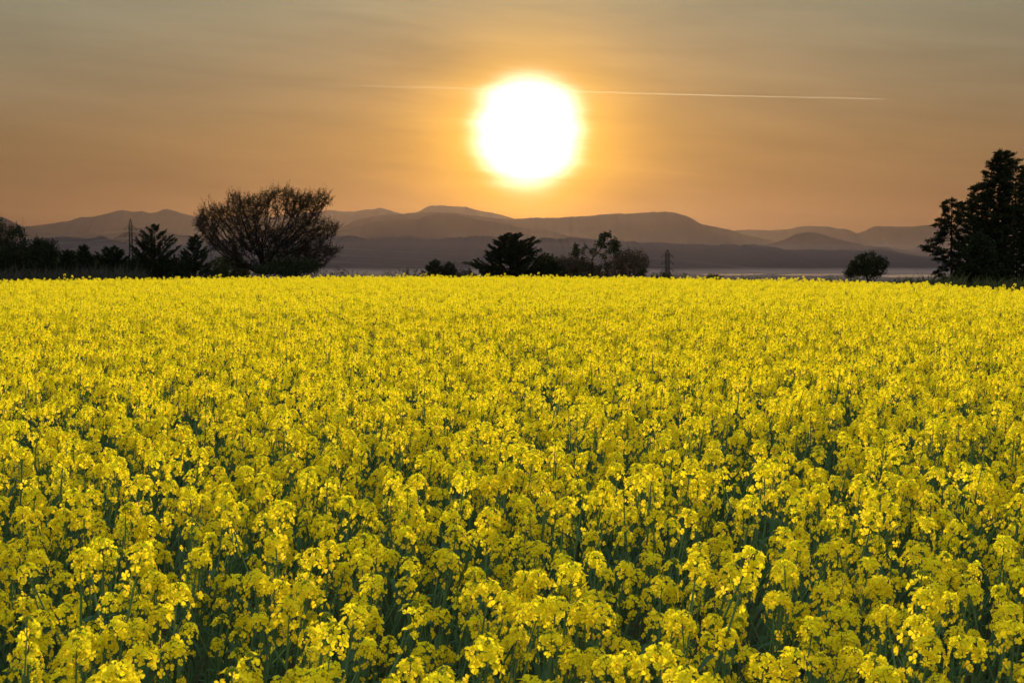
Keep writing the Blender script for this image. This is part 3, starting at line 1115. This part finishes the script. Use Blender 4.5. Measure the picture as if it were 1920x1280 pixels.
def make_conifer(name, Y, base_px, top_py, prof, label, seed, n_br=90, rise=0.35, spray=0.22, dens=26, droop=0.0, cat='tree', mat=None, trunk_r=0.10, gap=0.0,
                 sub=0.45, needle=(0.16, 0.035), lean_px=0.0, group=None, low=0.02):
    """conifer: trunk, limbs of the lengths the outline shows at each height, sprays of needles along every limb.
    prof: (py, left px, right px) of the outline, from top to bottom"""
    r = np.random.default_rng(seed)
    mat = mat or M_NEEDLE
    bx = (base_px - 960) / FPX * Y
    base = np.array([bx, Y, float(ground_z(bx, Y))])
    m_px = Y / FPX
    top = P(base_px + lean_px, top_py, Y) - base
    H = top[2]
    prof = np.array(prof, float)
    pz = np.array([P(960, p_, Y)[2] for p_ in prof[:, 0]]) - base[2]
    axis_x = lambda z: top[0] * (z / H)
    Lw = (base_px - prof[:, 1]) * m_px
    Rw = (prof[:, 2] - base_px) * m_px
    o = empty(name, base)
    tag(o, label, cat, group)
    zs = np.linspace(0, H, 9)
    tp = np.stack([axis_x(zs) + r.normal(0, 0.02, 9) * H * 0.1, r.normal(0, 0.01, 9) * H * 0.1, zs], 1)
    parts = [(*tube(tp, np.linspace(trunk_r, 0.012, 9), 7), 0)]
    NB, ND = [], []
    zlo = max(pz.min(), H * low)
    for k in range(n_br):
        zt = zlo + (H * 0.985 - zlo) * (k + r.uniform(0, 1)) / n_br
        az = k * GA + r.normal(0, 0.3)
        cx = math.cos(az)
        lw, rw = np.interp(-zt, -pz, Lw), np.interp(-zt, -pz, Rw)
        lw, rw = lw + axis_x(zt), rw - axis_x(zt)
        side = rw if cx > 0 else lw
        L = math.hypot(side * cx, 0.5 * (lw + rw) * 0.85 * math.sin(az))
        L *= r.uniform(0.58, 1.08)
        L = max(L, 0.12)
        if r.uniform() < gap:
            L *= 0.45
        zb = max(zt - (rise + r.normal(0, 0.16)) * L, 0.03 * H)
        d = np.array([cx, math.sin(az), 0])
        t = np.linspace(0, 1, 7)[:, None]
        b = np.array([axis_x(zb), 0, zb])
        e = np.array([axis_x(zt), 0, zt]) + d * L
        mid = (b + e) / 2 + np.array([0, 0, -0.10 * L + droop * L]) + r.normal(0, 0.04 * L, 3)
        c = (1 - t) ** 2 * b + 2 * t * (1 - t) * mid + t * t * e
        parts.append((*tube(c, np.linspace(0.010 + 0.012 * L, 0.006, 7), 4), 0))
        # side shoots
        ns = max(3, int(dens * L))
        tt = r.uniform(0.18, 1.0, ns) ** 0.8
        q = np.stack([np.interp(tt, t[:, 0], c[:, j]) for j in range(3)], 1)
        fd = unit(c[-1] - c[0])
        sd = unit(np.cross(fd, [0, 0, 1.0]))
        sgn = r.choice([-1, 1], ns)[:, None]
        ang = r.uniform(0.2, 1.1, ns)[:, None]
        dd = unit(fd * np.cos(ang) + sd * sgn * np.sin(ang) + np.array([0, 0, 1.0]) * r.normal(0.18 - droop, 0.35, ns)[:, None])
        sl = spray * (0.55 + sub * (1 - tt)[:, None] * L) * r.uniform(0.5, 1.3, ns)[:, None]
        NB.append(q)
        ND.append(dd * sl)
        NB.append(c[3:])
        ND.append(np.tile(fd * spray * 0.8, (4, 1)))
    # leader
    NB.append(np.array([top * 0.96] * 6))
    ND.append(unit(r.normal(0, 0.35, (6, 3)) + [0, 0, 1]) * spray)
    NB, ND = np.concatenate(NB), np.concatenate(ND)
    mesh_obj('trunk', parts + [(*segs(NB, NB + ND, 0.006, 0.002, 3), 0)], [M_BARK], o)
    # needles as small narrow blades along each shoot
    per = 7
    n = len(NB) * per
    s = np.repeat(NB, per, 0) + np.repeat(ND, per, 0) * r.uniform(0.05, 1.0, (n, 1))
    d = unit(unit(np.repeat(ND, per, 0)) + r.normal(0, 0.55, (n, 3)))
    v, f = blades(s, d, rand_dirs(n, r), needle[0] * r.uniform(0.6, 1.3, n), needle[1] * r.uniform(0.7, 1.4, n))
    mesh_obj('crown', [(v, f, 0)], [mat], o)
    return o


# --- the big leafless tree
BT = 138.0
make_tree('bare_tree', [(368, 425), (372, 400), (388, 388), (402, 384), (412, 394), (424, 384), (432, 362), (446, 366), (456, 378), (466, 372), (478, 366), (490, 378), (500, 358), (512, 354), (524, 358), (534, 352), (548, 356), (556, 366), (568, 372), (580, 364), (592, 368), (604, 358), (612, 366), (622, 376),
                        (606, 392), (592, 408), (622, 418), (636, 428), (630, 442), (612, 452), (604, 462), (638, 466), (634, 474), (618, 490), (610, 502), (570, 512), (540, 514), (505, 512), (480, 512), (450, 506), (420, 490), (400, 470), (382, 450)],
          BT, 495, 5000, 0.2, 0.22, 2.2, 0.017, 'large rounded leafless tree with dense bare twigs', leaf=M_TREELEAF, leaf_n=13000, leaf_len=0.17, leaf_w=0.075,
          twigs=15000, twig_len=0.66, twig_up=0.5, depth_k=0.75, seed=4, bias=(0.03, 0, 0.02), spread=0.05, clumpy=1.1, wisps=260,
          roots=[(0, 0, z) for z in np.arange(0, 0.7, 0.17)])
# evergreen bush at its foot
make_tree('evergreen_bush', [(474, 512), (486, 496), (502, 500), (512, 488), (528, 492), (542, 480), (556, 490), (578, 486), (590, 496), (604, 494), (596, 508), (580, 516), (520, 517), (504, 514)], BT - 6, 545, 420, 0.22, 0.3, 2.0, 0.015,
          'low dark bush beneath the large leafless tree', 'bush', leaf=M_NEEDLE, leaf_n=5200, leaf_len=0.26, leaf_w=0.09, spread=0.22, seed=6, depth_k=0.9)

# --- conifers on the left
make_tree('evergreen_tree', [(-70, 524), (-66, 436), (-30, 416), (-8, 408), (4, 411), (9, 420), (14, 425), (22, 421), (30, 419), (35, 427), (44, 430), (40, 438), (50, 441), (54, 449), (47, 455), (58, 462), (62, 478), (56, 490), (66, 505), (64, 524)],
          118, 0, 900, 0.22, 0.3, 2.4, 0.016, 'broad ragged dark evergreen cut by the left edge of the picture', leaf=M_NEEDLE, leaf_n=15000, leaf_len=0.30, leaf_w=0.07, spread=0.16, seed=101, depth_k=0.7)
make_tree('evergreen_tree', [(46, 524), (50, 480), (60, 458), (66, 448), (74, 452), (80, 447), (88, 454), (98, 452), (104, 460), (98, 467), (109, 472), (104, 484), (112, 492), (106, 506), (110, 524)],
          112, 78, 560, 0.22, 0.3, 2.4, 0.016, 'low spreading dark evergreen beside the one at the left edge', leaf=M_NEEDLE, leaf_n=9000, leaf_len=0.28, leaf_w=0.07, spread=0.15, seed=102, depth_k=0.7)
make_conifer('conifer', 121, 126, 470, [(470, 118, 146), (480, 110, 142), (495, 104, 146), (520, 100, 150)], 'low leaning conifer shrub between the evergreens and the small pointed conifer', 103, n_br=60, rise=0.9, dens=26, spray=0.24, needle=(0.18, 0.05), gap=0.2)
make_conifer('conifer', 125, 158, 461, [(461, 154, 161), (472, 150, 168), (490, 118, 186), (505, 105, 196), (520, 100, 200)], 'small pointed conifer left of the taller pylon', 13, n_br=95, rise=0.5, dens=30, spray=0.25, needle=(0.18, 0.05), gap=0.2)
make_conifer('conifer', 126, 212, 463, [(463, 207, 222), (470, 188, 232), (485, 182, 240), (505, 176, 248), (520, 172, 250)], 'small forked conifer just left of the taller pylon', 14, n_br=95, rise=0.7, dens=30, spray=0.25, needle=(0.18, 0.05), gap=0.2)
make_conifer('conifer', 128, 290, 421, [(421, 284, 297), (432, 272, 318), (447, 252, 334), (460, 248, 338), (475, 244, 334), (492, 240, 344), (508, 246, 340), (520, 256, 330)], 'dark conifer with upswept branches just right of the taller pylon', 15, n_br=85, rise=0.75, dens=24, spray=0.22, needle=(0.19, 0.05), gap=0.15)
make_conifer('conifer', 127, 366, 441, [(441, 361, 372), (455, 352, 380), (468, 346, 392), (480, 336, 398), (495, 328, 404), (510, 326, 406), (520, 330, 402)], 'dark conifer in front of the leafless tree, on its left', 16, n_br=75, rise=0.65, dens=24, spray=0.22, needle=(0.19, 0.05), gap=0.15)

# --- small shrubs in the middle
make_conifer('conifer', 120, 816, 489, [(489, 812, 826), (497, 804, 828), (505, 796, 832), (518, 790, 836)], 'small dark conifer shrub standing alone between the bare tree and the wide conifer', 17, n_br=44, rise=0.6, dens=26, spray=0.2, needle=(0.16, 0.05))
make_conifer('conifer', 121, 842, 494, [(494, 838, 848), (503, 832, 856), (510, 828, 858), (518, 830, 852)], 'low dark shrub with bare twigs beside the small lone conifer', 18, n_br=34, rise=0.8, dens=22, spray=0.2, needle=(0.16, 0.05))

# --- the wide conifer
make_conifer('conifer', 125, 957, 437, [(437, 945, 976), (444, 938, 990), (449, 926, 1018), (457, 914, 1008), (463, 910, 1000), (470, 908, 1022), (477, 900, 1014), (484, 908, 1020), (490, 866, 1044), (497, 880, 1040), (505, 888, 1044), (518, 878, 1046)],
             'wide layered dark conifer standing below the sun', 19, n_br=150, rise=0.40, dens=26, spray=0.21, needle=(0.18, 0.055), trunk_r=0.16, sub=0.35, gap=0.12)
make_conifer('conifer', 123, 1036, 491, [(491, 1032, 1040), (500, 1026, 1046), (506, 1020, 1062), (518, 1018, 1068)], 'small dark conifer beside the wide layered conifer', 20, n_br=46, rise=0.5, dens=26, spray=0.2, needle=(0.16, 0.05))

# --- rounded trees further back
make_tree('round_tree', [(996, 520), (998, 494), (1010, 482), (1026, 479), (1040, 486), (1046, 520)], 260, 1020, 420, 0.5, 0.7, 4.0, 0.03, 'rounded dark tree half hidden behind the wide conifer', leaf=M_TREELEAF, leaf_n=5200, leaf_len=0.5, leaf_w=0.3, spread=0.38, seed=31)
make_tree('round_tree', [(1036, 520), (1036, 492), (1052, 484), (1070, 486), (1090, 488), (1106, 492), (1124, 504), (1134, 520)], 290, 1082, 600, 0.5, 0.7, 4.0, 0.03, 'broad low dark tree behind the sparse sapling', leaf=M_HAZYLEAF, leaf_n=7500, leaf_len=0.5, leaf_w=0.3, spread=0.38, seed=32)
make_tree('round_tree', [(1140, 520), (1138, 502), (1146, 486), (1158, 476), (1180, 471), (1196, 473), (1210, 482), (1219, 492), (1212, 504), (1206, 520)], 330, 1178, 900, 0.5, 0.6, 4.0, 0.022, 'hazy dome-shaped tree left of the shorter pylon', leaf=M_HAZYLEAF, leaf_n=6500, leaf_len=0.45,
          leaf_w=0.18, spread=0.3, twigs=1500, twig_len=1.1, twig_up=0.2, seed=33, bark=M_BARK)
make_tree('far_bush', [(850, 522), (854, 511), (866, 506), (876, 507), (886, 511), (892, 522)], 420, 870, 160, 0.6, 0.9, 4.0, 0.03, 'pale distant bush between the lone shrubs and the wide conifer', 'bush', leaf=M_HAZYLEAF, leaf_n=1500, leaf_len=0.6, leaf_w=0.35, spread=0.45, seed=34)


# --- sparse sapling with leaf clumps
def sapling_extra(r, base):
    out = []
    for px, py, s, n in ((1139, 442, 5, 60), (1130, 447, 5, 50), (1124, 458, 5, 40), (1132, 461, 4, 20), (1079, 466, 5, 50), (1077, 475, 4, 30), (1098, 464, 3, 16), (1112, 472, 5, 30), (1156, 461, 5, 50), (1148, 456, 4, 20), (1142, 470, 4, 24), (1154, 470, 4, 16), (1132, 481, 4, 16),
                     (1094, 484, 3, 10), (1096, 500, 4, 14), (1124, 505, 4, 16), (1090, 473, 4, 20)):
        W = np.array([P(px + a, py + b, 122.0) for a, b in r.normal(0, s * 0.5, (n, 2))])
        W[:, 1] += r.normal(0, 0.6, n)
        out.append(W - base)
    return np.concatenate(out)


make_tree('sapling', [(1108, 500), (1112, 500), (1112, 496), (1108, 496)], 122.0, 1110, 4, 0.16, 0.2, 3.0, 0.012, 'slender sparse tree with open forked branches and leaf clumps', leaf=M_TREELEAF, leaf_n=2600, leaf_len=0.17, leaf_w=0.10,
          tips_only=True, spread=0.10, seed=41, extra=sapling_extra, bias=(0, 0, 0.1), roots=[(0, 0, z) for z in np.arange(0, 2.7, 0.16)])
make_tree('sapling', [(1132, 502), (1130, 495), (1136, 490), (1142, 496), (1140, 512), (1134, 518)], 119, 1138, 60, 0.14, 0.18, 2.0, 0.012, 'small leafy sprig in front of the dome-shaped tree, on its left', leaf=M_TREELEAF, leaf_n=420, leaf_len=0.17, leaf_w=0.09, spread=0.07, seed=42)
make_tree('sapling', [(1196, 512), (1202, 502), (1210, 503), (1214, 508), (1206, 516), (1198, 518)], 119, 1204, 60, 0.14, 0.18, 2.0, 0.012, 'small leafy sprig in front of the dome-shaped tree, on its right', leaf=M_TREELEAF, leaf_n=380, leaf_len=0.17, leaf_w=0.09, spread=0.07, seed=43)

# --- small round tree on the right
make_tree('leafy_tree', [(1580, 510), (1590, 503), (1594, 495), (1602, 486), (1612, 477), (1626, 475), (1638, 473), (1650, 480), (1662, 486), (1667, 496), (1658, 500), (1662, 510), (1648, 520), (1632, 516), (1610, 518), (1590, 520)],
          135, 1626, 520, 0.2, 0.26, 2.2, 0.013, 'small rounded leafy tree standing alone on the right', leaf=M_TREELEAF, leaf_n=5200, leaf_len=0.20, leaf_w=0.11, spread=0.13, seed=51, depth_k=0.8)

# --- tall trees at the right edge
make_conifer('larch', 112, 1784, 373, [(373, 1776, 1792), (380, 1764, 1812), (395, 1758, 1810), (408, 1766, 1808), (418, 1744, 1806), (440, 1742, 1804), (450, 1758, 1806), (455, 1712, 1806), (468, 1722, 1806), (485, 1748, 1802), (492, 1772, 1800), (503, 1752, 1804), (520, 1752, 1806), (535, 1770, 1800)],
             'slender larch with a long low branch, leftmost of the tall trees on the right', 61, n_br=84, rise=-0.10, dens=26, spray=0.34, droop=0.06, mat=M_LARCH, trunk_r=0.13, gap=0.15, needle=(0.22, 0.06))
make_conifer('larch', 108, 1868, 281, [(281, 1872, 1880), (290, 1862, 1890), (305, 1850, 1893), (318, 1844, 1893), (330, 1832, 1890), (350, 1814, 1888), (375, 1804, 1884), (400, 1802, 1884), (430, 1802, 1886), (460, 1796, 1890), (500, 1794, 1888), (535, 1800, 1880)],
             'tallest dense dark larch of the right-hand trees', 62, n_br=240, rise=0.15, dens=24, spray=0.36, droop=0.04, mat=M_LARCH, trunk_r=0.2, lean_px=8, needle=(0.22, 0.065), gap=0.18)
make_conifer('larch', 114, 1898, 296, [(296, 1896, 1914), (310, 1890, 1920), (330, 1886, 1922), (360, 1884, 1918), (400, 1876, 1924), (440, 1874, 1922), (480, 1880, 1916), (535, 1886, 1912)],
             'thin see-through larch right of the tallest one', 63, n_br=130, rise=0.1, dens=20, spray=0.36, droop=0.05, mat=M_LARCH, trunk_r=0.13, lean_px=8, gap=0.3, needle=(0.21, 0.055))
make_conifer('larch', 110, 1930, 312, [(312, 1924, 1940), (330, 1910, 1950), (360, 1902, 1958), (400, 1896, 1966), (430, 1902, 1968), (460, 1908, 1966), (500, 1914, 1960), (535, 1916, 1958)],
             'larch cut by the right edge of the picture', 64, n_br=140, rise=0.1, dens=20, spray=0.36, droop=0.05, mat=M_LARCH, trunk_r=0.15, gap=0.2, needle=(0.22, 0.06))
make_conifer('larch', 118, 1834, 345, [(345, 1829, 1841), (362, 1818, 1850), (385, 1810, 1854), (410, 1804, 1854), (440, 1796, 1852), (490, 1794, 1856), (535, 1798, 1856)],
             'shorter dense larch filling the gap left of the tallest one', 67, n_br=100, rise=0.1, dens=22, spray=0.34, droop=0.04, mat=M_LARCH, trunk_r=0.12, gap=0.12, needle=(0.22, 0.06))
make_conifer('larch', 116, 1906, 395, [(395, 1902, 1912), (420, 1890, 1920), (450, 1886, 1924), (490, 1888, 1926), (535, 1890, 1924)],
             'young larch under the see-through one at the right edge', 65, n_br=60, rise=0.0, dens=16, spray=0.3, droop=0.05, mat=M_LARCH, trunk_r=0.09, gap=0.3, needle=(0.2, 0.05))
make_conifer('larch', 104, 1836, 440, [(440, 1832, 1842), (460, 1816, 1858), (490, 1802, 1872), (515, 1800, 1880), (538, 1806, 1880)], 'low dark larch at the foot of the tallest one', 66, n_br=120, rise=0.2, dens=26, spray=0.34, mat=M_LARCH, trunk_r=0.1, needle=(0.22, 0.065))


# --- bare shoots above the left conifers, weeds, dry grass
def weed(px, Y, top_py, lean, n_leaf, label, seed, leaf_len=0.22, group=None, cat='weed', name='weed', bare=False):
    r = np.random.default_rng(seed)
    bx = (px - 960) / FPX * Y
    b = np.array([bx, Y, float(ground_z(bx, Y))])
    o = empty(name, b)
    tag(o, label, cat, group)
    H = P(px, top_py, Y)[2] - b[2]
    parts, lp, ld = [], [], []
    for k in range(3):
        a = r.uniform(0, 6.28)
        hh = H * r.uniform(0.8, 1.0) if k else H
        t = np.linspace(0, 1, 7)[:, None]
        e = np.array([lean + math.cos(a) * 0.22 * k, math.sin(a) * 0.3, hh])
        c = t * e + np.array([0.1 * math.cos(a), 0, 0]) * np.sin(t * 3.0)
        parts.append((*tube(c, np.linspace(0.022, 0.006, 7), 4), 0))
        tt = r.uniform(0.35, 1.0, n_leaf)
        lp.append(np.stack([np.interp(tt, t[:, 0], c[:, j]) for j in range(3)], 1))
        aa = r.uniform(0, 6.28, n_leaf)
        ld.append(np.stack([np.cos(aa), np.sin(aa), r.uniform(0.1, 1.0, n_leaf)], 1))
    lp, ld = np.concatenate(lp), np.concatenate(ld)
    mesh_obj('stem', parts, [M_WEED], o)
    n = len(lp)
    v, f = blades(lp, ld, rand_dirs(n, r), leaf_len * r.uniform(0.6, 1.3, n), leaf_len * 0.36)
    mesh_obj('foliage', [(v, f, 0)], [M_WEED], o)
    return o


wl = [(612, 507), (628, 500), (640, 504), (665, 507), (690, 509), (736, 506), (748, 505), (757, 500), (770, 503), (783, 508), (798, 506), (1068, 512), (1088, 511), (1228, 511), (1262, 513), (1280, 515), (1292, 514), (1332, 517), (1345, 516), (1710, 522), (1740, 522)]
ORD = ('first', 'second', 'third', 'fourth', 'fifth', 'sixth', 'seventh', 'eighth', 'ninth', 'tenth', 'eleventh')
seen = {}
for k, (px, py) in enumerate(wl):
    where = 'between the bare tree and the lone conifer shrub' if px < 820 else 'between the sapling and the shorter pylon' if px < 1240 else 'right of the shorter pylon' if px < 1400 else 'beside the leftmost larch'
    nth = seen.get(where, 0)
    seen[where] = nth + 1
    weed(px, 92 + (k * 7 % 9), py, rng.normal(0, 0.25), 12, '%s leafy weed from the left, %s' % (ORD[nth], where), 300 + k, group='weeds along the far field edge')
make_tree('far_bush', [(1326, 524), (1328, 518), (1336, 515.5), (1346, 516), (1350, 524)], 300, 1338, 60, 0.4, 0.5, 3.0, 0.02, 'low domed bush right of the shorter pylon', 'bush', leaf=M_TREELEAF, leaf_n=900, leaf_len=0.4, leaf_w=0.25, spread=0.3, seed=35)
make_tree('far_bush', [(1222, 526), (1226, 514), (1238, 512), (1250, 514), (1262, 518), (1270, 526)], 240, 1242, 90, 0.4, 0.5, 3.0, 0.02, 'low dark bush at the foot of the shorter pylon', 'bush', leaf=M_TREELEAF, leaf_n=1100, leaf_len=0.35, leaf_w=0.22, spread=0.28, seed=36)


def shoots(px, py, Y, n, label, seed):
    """bare upright shoots"""
    r = np.random.default_rng(seed)
    bx = (px - 960) / FPX * Y
    b = np.array([bx, Y, float(ground_z(bx, Y))])
    H = P(px, py, Y)[2] - b[2]
    parts = []
    for k in range(n):
        e = np.array([r.normal(0.1, 0.55), r.normal(0, 0.3), H * r.uniform(0.72, 1.0)])
        t = np.linspace(0, 1, 8)[:, None]
        c = t * e * np.array([1, 1, 1]) + np.array([r.normal(0, 0.2), 0, 0]) * np.sin(t * 3)
        parts.append((*tube(c, np.linspace(0.025, 0.007, 8), 4), 0))
        for j in (4, 5, 6):
            q = c[j] + np.array([r.normal(0, 0.35), r.normal(0, 0.2), r.uniform(0.15, 0.45)])
            parts.append((*segs(c[j][None], q[None], 0.010, 0.005, 3), 0))
    o = mesh_obj('bare_sapling', parts, [M_BARK])
    o.location = tuple(b)
    tag(o, label, 'sapling')


shoots(30, 404, 116, 5, 'bare upright twigs rising above the evergreen at the left edge', 71)
shoots(60, 420, 114, 4, 'bare upright twigs above the low spreading evergreen', 72)
shoots(84, 436, 110, 4, 'bare twigs leaning out right of the low spreading evergreen', 73)
shoots(852, 486, 122, 4, 'bare twigs leaning right out of the small lone shrubs', 74)


def grass_band(name, x0, x1, Y0, Y1, n, h, label, mat, seed, w=0.05):
    r = np.random.default_rng(seed)
    Yq = r.uniform(Y0, Y1, n)
    pxq = r.uniform(x0, x1, n)
    X = (pxq - 960) / FPX * Yq
    clump = 0.45 + 0.75 * fbm(X * 0.5, Yq * 0.5, seed, 3)
    b = np.stack([X, Yq, ground_z(X, Yq)], 1)
    L = h * clump * r.uniform(0.6, 1.1, n)
    d1 = unit(np.stack([r.normal(0.1, 0.22, n), r.normal(0, 0.22, n), np.ones(n)], 1))
    d2 = unit(d1 + np.stack([r.normal(0.1, 0.6, n), r.normal(0, 0.5, n), r.uniform(-0.9, 0.2, n)], 1))
    s = unit(np.cross(d1, rand_dirs(n, r))) * (w * r.uniform(0.5, 1.2, n))[:, None] * 0.5
    m = b + d1 * L[:, None] * 0.65
    e = m + d2 * L[:, None] * 0.45
    V = np.stack([b - s, b + s, m + s, m - s, e], 1).reshape(-1, 3)
    k = np.arange(n)[:, None] * 5
    o = mesh_obj(name, [(V, k + np.array([[0, 1, 2, 3]]), 0), (V, k + np.array([[3, 2, 4]]), 0)], [mat])
    tag(o, label, kind='stuff')


grass_band('grass', -120, 270, 80, 104, 2600, 1.9, 'tall dry grey-green grass under the conifers on the left', M_DRY, 81, 0.07)
grass_band('grass', -150, 2100, 68, 84, 9000, 1.25, 'low rough grass along the far edge of the field', M_WEED, 82, 0.05)


def foliage_bank(px, Y, wpx, top_py, label, seed, n=2600, mat=None):
    poly = [(px - wpx, 524), (px - wpx * 0.8, top_py + 12), (px - wpx * 0.3, top_py + 2), (px + wpx * 0.2, top_py), (px + wpx * 0.8, top_py + 9), (px + wpx, 524)]
    make_tree('bush', poly, Y, px, 260, 0.26, 0.36, 2.5, 0.014, label, 'bush', leaf=mat or M_WEED, leaf_n=n, leaf_len=0.28, leaf_w=0.12, spread=0.2, seed=seed)


foliage_bank(140, 132, 46, 474, 'dim tangled bush behind the small pointed conifer', 91, 3400)
foliage_bank(195, 133, 30, 482, 'dim tangled bush behind the small forked conifer', 92, 2600)
foliage_bank(255, 134, 36, 482, 'dark tangled bush at the foot of the taller pylon', 93, 3600, M_NEEDLE)
foliage_bank(330, 134, 36, 484, 'dark tangled bush between the two conifers left of the bare tree', 94, 3600, M_NEEDLE)
foliage_bank(425, 143, 46, 484, 'tangled bush under the left side of the bare tree', 95, 3600)
foliage_bank(20, 124, 60, 470, 'dense dark bush under the evergreen at the left edge', 96, 4600)

# ------------------------------------------------------------------ pylons and wires
PY_Y = 820.0


def pylon(px, top_py, arms, half_base_px, half_top_px, label):
    bx = (px - 960) / FPX * PY_Y
    base = np.array([bx, PY_Y, float(ground_z(bx, PY_Y))])
    H = P(px, top_py, PY_Y)[2] - base[2]
    k = PY_Y / FPX
    o = empty('pylon', base, (0, 0, 0.35))
    tag(o, label, 'pylon')
    zw = [P(px, a, PY_Y)[2] - base[2] for a in arms]
    hb, ht = half_base_px * k, half_top_px * k
    zt = zw[0] + 1.6

    def hw(z):
        waist = zw[-1] - 3
        return hb + (ht - hb) * min(z / waist, 1.0) if z < waist else ht
    lv = list(np.linspace(0, zw[-1] - 3, 9)) + list(np.linspace(zw[-1] - 3, zt, 7))[1:]
    for sx, sy in ((-1, -1), (-1, 1), (1, 1), (1, -1)):
        p_ = np.array([(sx * hw(z), sy * hw(z), z) for z in lv] + [(sx * 0.15, sy * 0.15, H)])
        mesh_obj('leg', [(*tube(p_, 0.2, 4), 0)], [M_STEEL], o)
    a0, a1 = [], []
    for i in range(len(lv) - 1):
        z0, z1 = lv[i], lv[i + 1]
        w0, w1 = hw(z0), hw(z1)
        c0 = [(-w0, -w0, z0), (w0, -w0, z0), (w0, w0, z0), (-w0, w0, z0)]
        c1 = [(-w1, -w1, z1), (w1, -w1, z1), (w1, w1, z1), (-w1, w1, z1)]
        for q in range(4):
            a0 += [c0[q], c0[(q + 1) % 4], c1[q]]
            a1 += [c1[(q + 1) % 4], c1[q], c1[(q + 1) % 4]]
    mesh_obj('lattice', [(*segs(np.array(a0), np.array(a1), 0.08, 0.08, 4), 0)], [M_STEEL], o)
    tips = []
    for z in zw:
        for s in (-1, 1):
            e = np.array([s * (ht + 2.6), 0, z])
            b0 = np.array([[s * ht, -ht, z], [s * ht, ht, z], [s * ht, -ht, z + 1.5], [s * ht, ht, z + 1.5]])
            arm = mesh_obj('arm', [(*segs(b0, np.array([e] * 4), 0.09, 0.06, 4), 0)], [M_STEEL], o)
            mesh_obj('insulator', [(*tube([e, e - [0, 0, 0.5], e - [0, 0, 1.4]], [0.10, 0.2, 0.08], 6), 0)], [M_STEEL], arm)
            c, sn = math.cos(0.35), math.sin(0.35)
            ee = e - np.array([0, 0, 1.4])
            tips.append(base + np.array([ee[0] * c - ee[1] * sn, ee[0] * sn + ee[1] * c, ee[2]]))
    return tips


t1 = pylon(247, 411, (428, 441, 454), 5.5, 2.6, 'taller lattice pylon among the conifers on the left')
t2 = pylon(1251, 468, (480, 493, 506), 6.5, 3.0, 'shorter lattice pylon right of the dome-shaped tree')
level = ('uppermost', 'middle', 'lowest')
for k in range(6):
    off = t1[k] - P(247, 428, PY_Y)
    a = t1[k] + (P(-330, 440, PY_Y) - P(247, 428, PY_Y)) + np.array([0, 60, -2.0])
    b = t2[k] + (P(1800, 528, PY_Y) - P(1251, 480, PY_Y)) + np.array([0, 40, 0])
    pts = []
    for p_, q_, sag in ((a, t1[k], 2.0), (t1[k], t2[k], 4.0), (t2[k], b, 1.5)):
        t = np.linspace(0, 1, 28)[:, None]
        c = p_ + (q_ - p_) * t
        c[:, 2] -= (sag * 4 * t * (1 - t))[:, 0]
        pts.append(c if not len(pts) else c[1:])
    o = mesh_obj('power_line', [(*tube(np.concatenate(pts), 0.055, 4), 0)], [M_WIRE])
    tag(o, level[k // 2] + ' thin dark power line strung between the two pylons', 'power line', level[k // 2] + ' power lines between the pylons')

# thin marker pole among the weeds
pb = P(720, 517, 96)
H = P(720, 499, 96)[2] - ground_z(0, 96)
o = mesh_obj('marker_pole', [(*tube([(0, 0, 0), (0.01, 0, H * 0.5), (0.0, 0, H)], [0.03, 0.028, 0.025], 7), 0)], [M_WOOD])
o.location = (pb[0], 96, float(ground_z(pb[0], 96)))
tag(o, 'thin upright pole among the weeds right of the bare tree', 'pole')

# ------------------------------------------------------------------ contrail
def contrail():
    Y = 52000.0
    xs = np.concatenate([np.linspace(300, 1080, 40), np.linspace(1100, 1664, 40)])
    ys = np.interp(xs, [300, 640, 870, 1090, 1400, 1664], [155, 160, 166, 172.5, 180.5, 186])
    pts = np.array([P(a, b, Y) for a, b in zip(xs, ys)])
    r_ = np.interp(xs, [300, 700, 1080, 1300, 1664], [2.2, 2.0, 1.6, 1.0, 0.25]) * Y / FPX
    r_ = r_ * (0.85 + 0.4 * fbm(xs / 14.0, xs * 0, 17, 3))
    m, t, out = new_mat('contrail')
    tr = N(t, 'ShaderNodeBsdfTranslucent')
    tr.inputs['Color'].default_value = (0.95, 0.92, 0.86, 1)
    tp = N(t, 'ShaderNodeBsdfTransparent')
    ge = N(t, 'ShaderNodeNewGeometry')
    nz = N(t, 'ShaderNodeTexNoise')
    nz.inputs['Scale'].default_value = 0.0006
    nz.inputs['Detail'].default_value = 3
    t.links.new(ge.outputs['Position'], nz.inputs['Vector'])
    sx = N(t, 'ShaderNodeSeparateXYZ')
    t.links.new(ge.outputs['Position'], sx.inputs[0])
    # denser towards the fresh end (right), dispersing to the left
    dens = mathn(t, 'MULTIPLY', mathn(t, 'POWER', mathn(t, 'DIVIDE', mathn(t, 'ADD', sx.outputs[0], 13500.0), 26500.0, clamp=True), 1.8), 0.115)
    fac = mathn(t, 'MULTIPLY', mathn(t, 'MULTIPLY', dens, 2.0), nz.outputs['Fac'], clamp=True)
    mx = N(t, 'ShaderNodeMixShader')
    t.links.new(fac, mx.inputs[0])
    t.links.new(tp.outputs[0], mx.inputs[1])
    t.links.new(tr.outputs[0], mx.inputs[2])
    t.links.new(mx.outputs[0], out.inputs['Surface'])
    o = mesh_obj('contrail', [(*tube(pts, r_, 8), 0)], [m], smooth=True)
    tag(o, 'thin pale contrail crossing the sky to the right of the sun', 'contrail')


contrail()
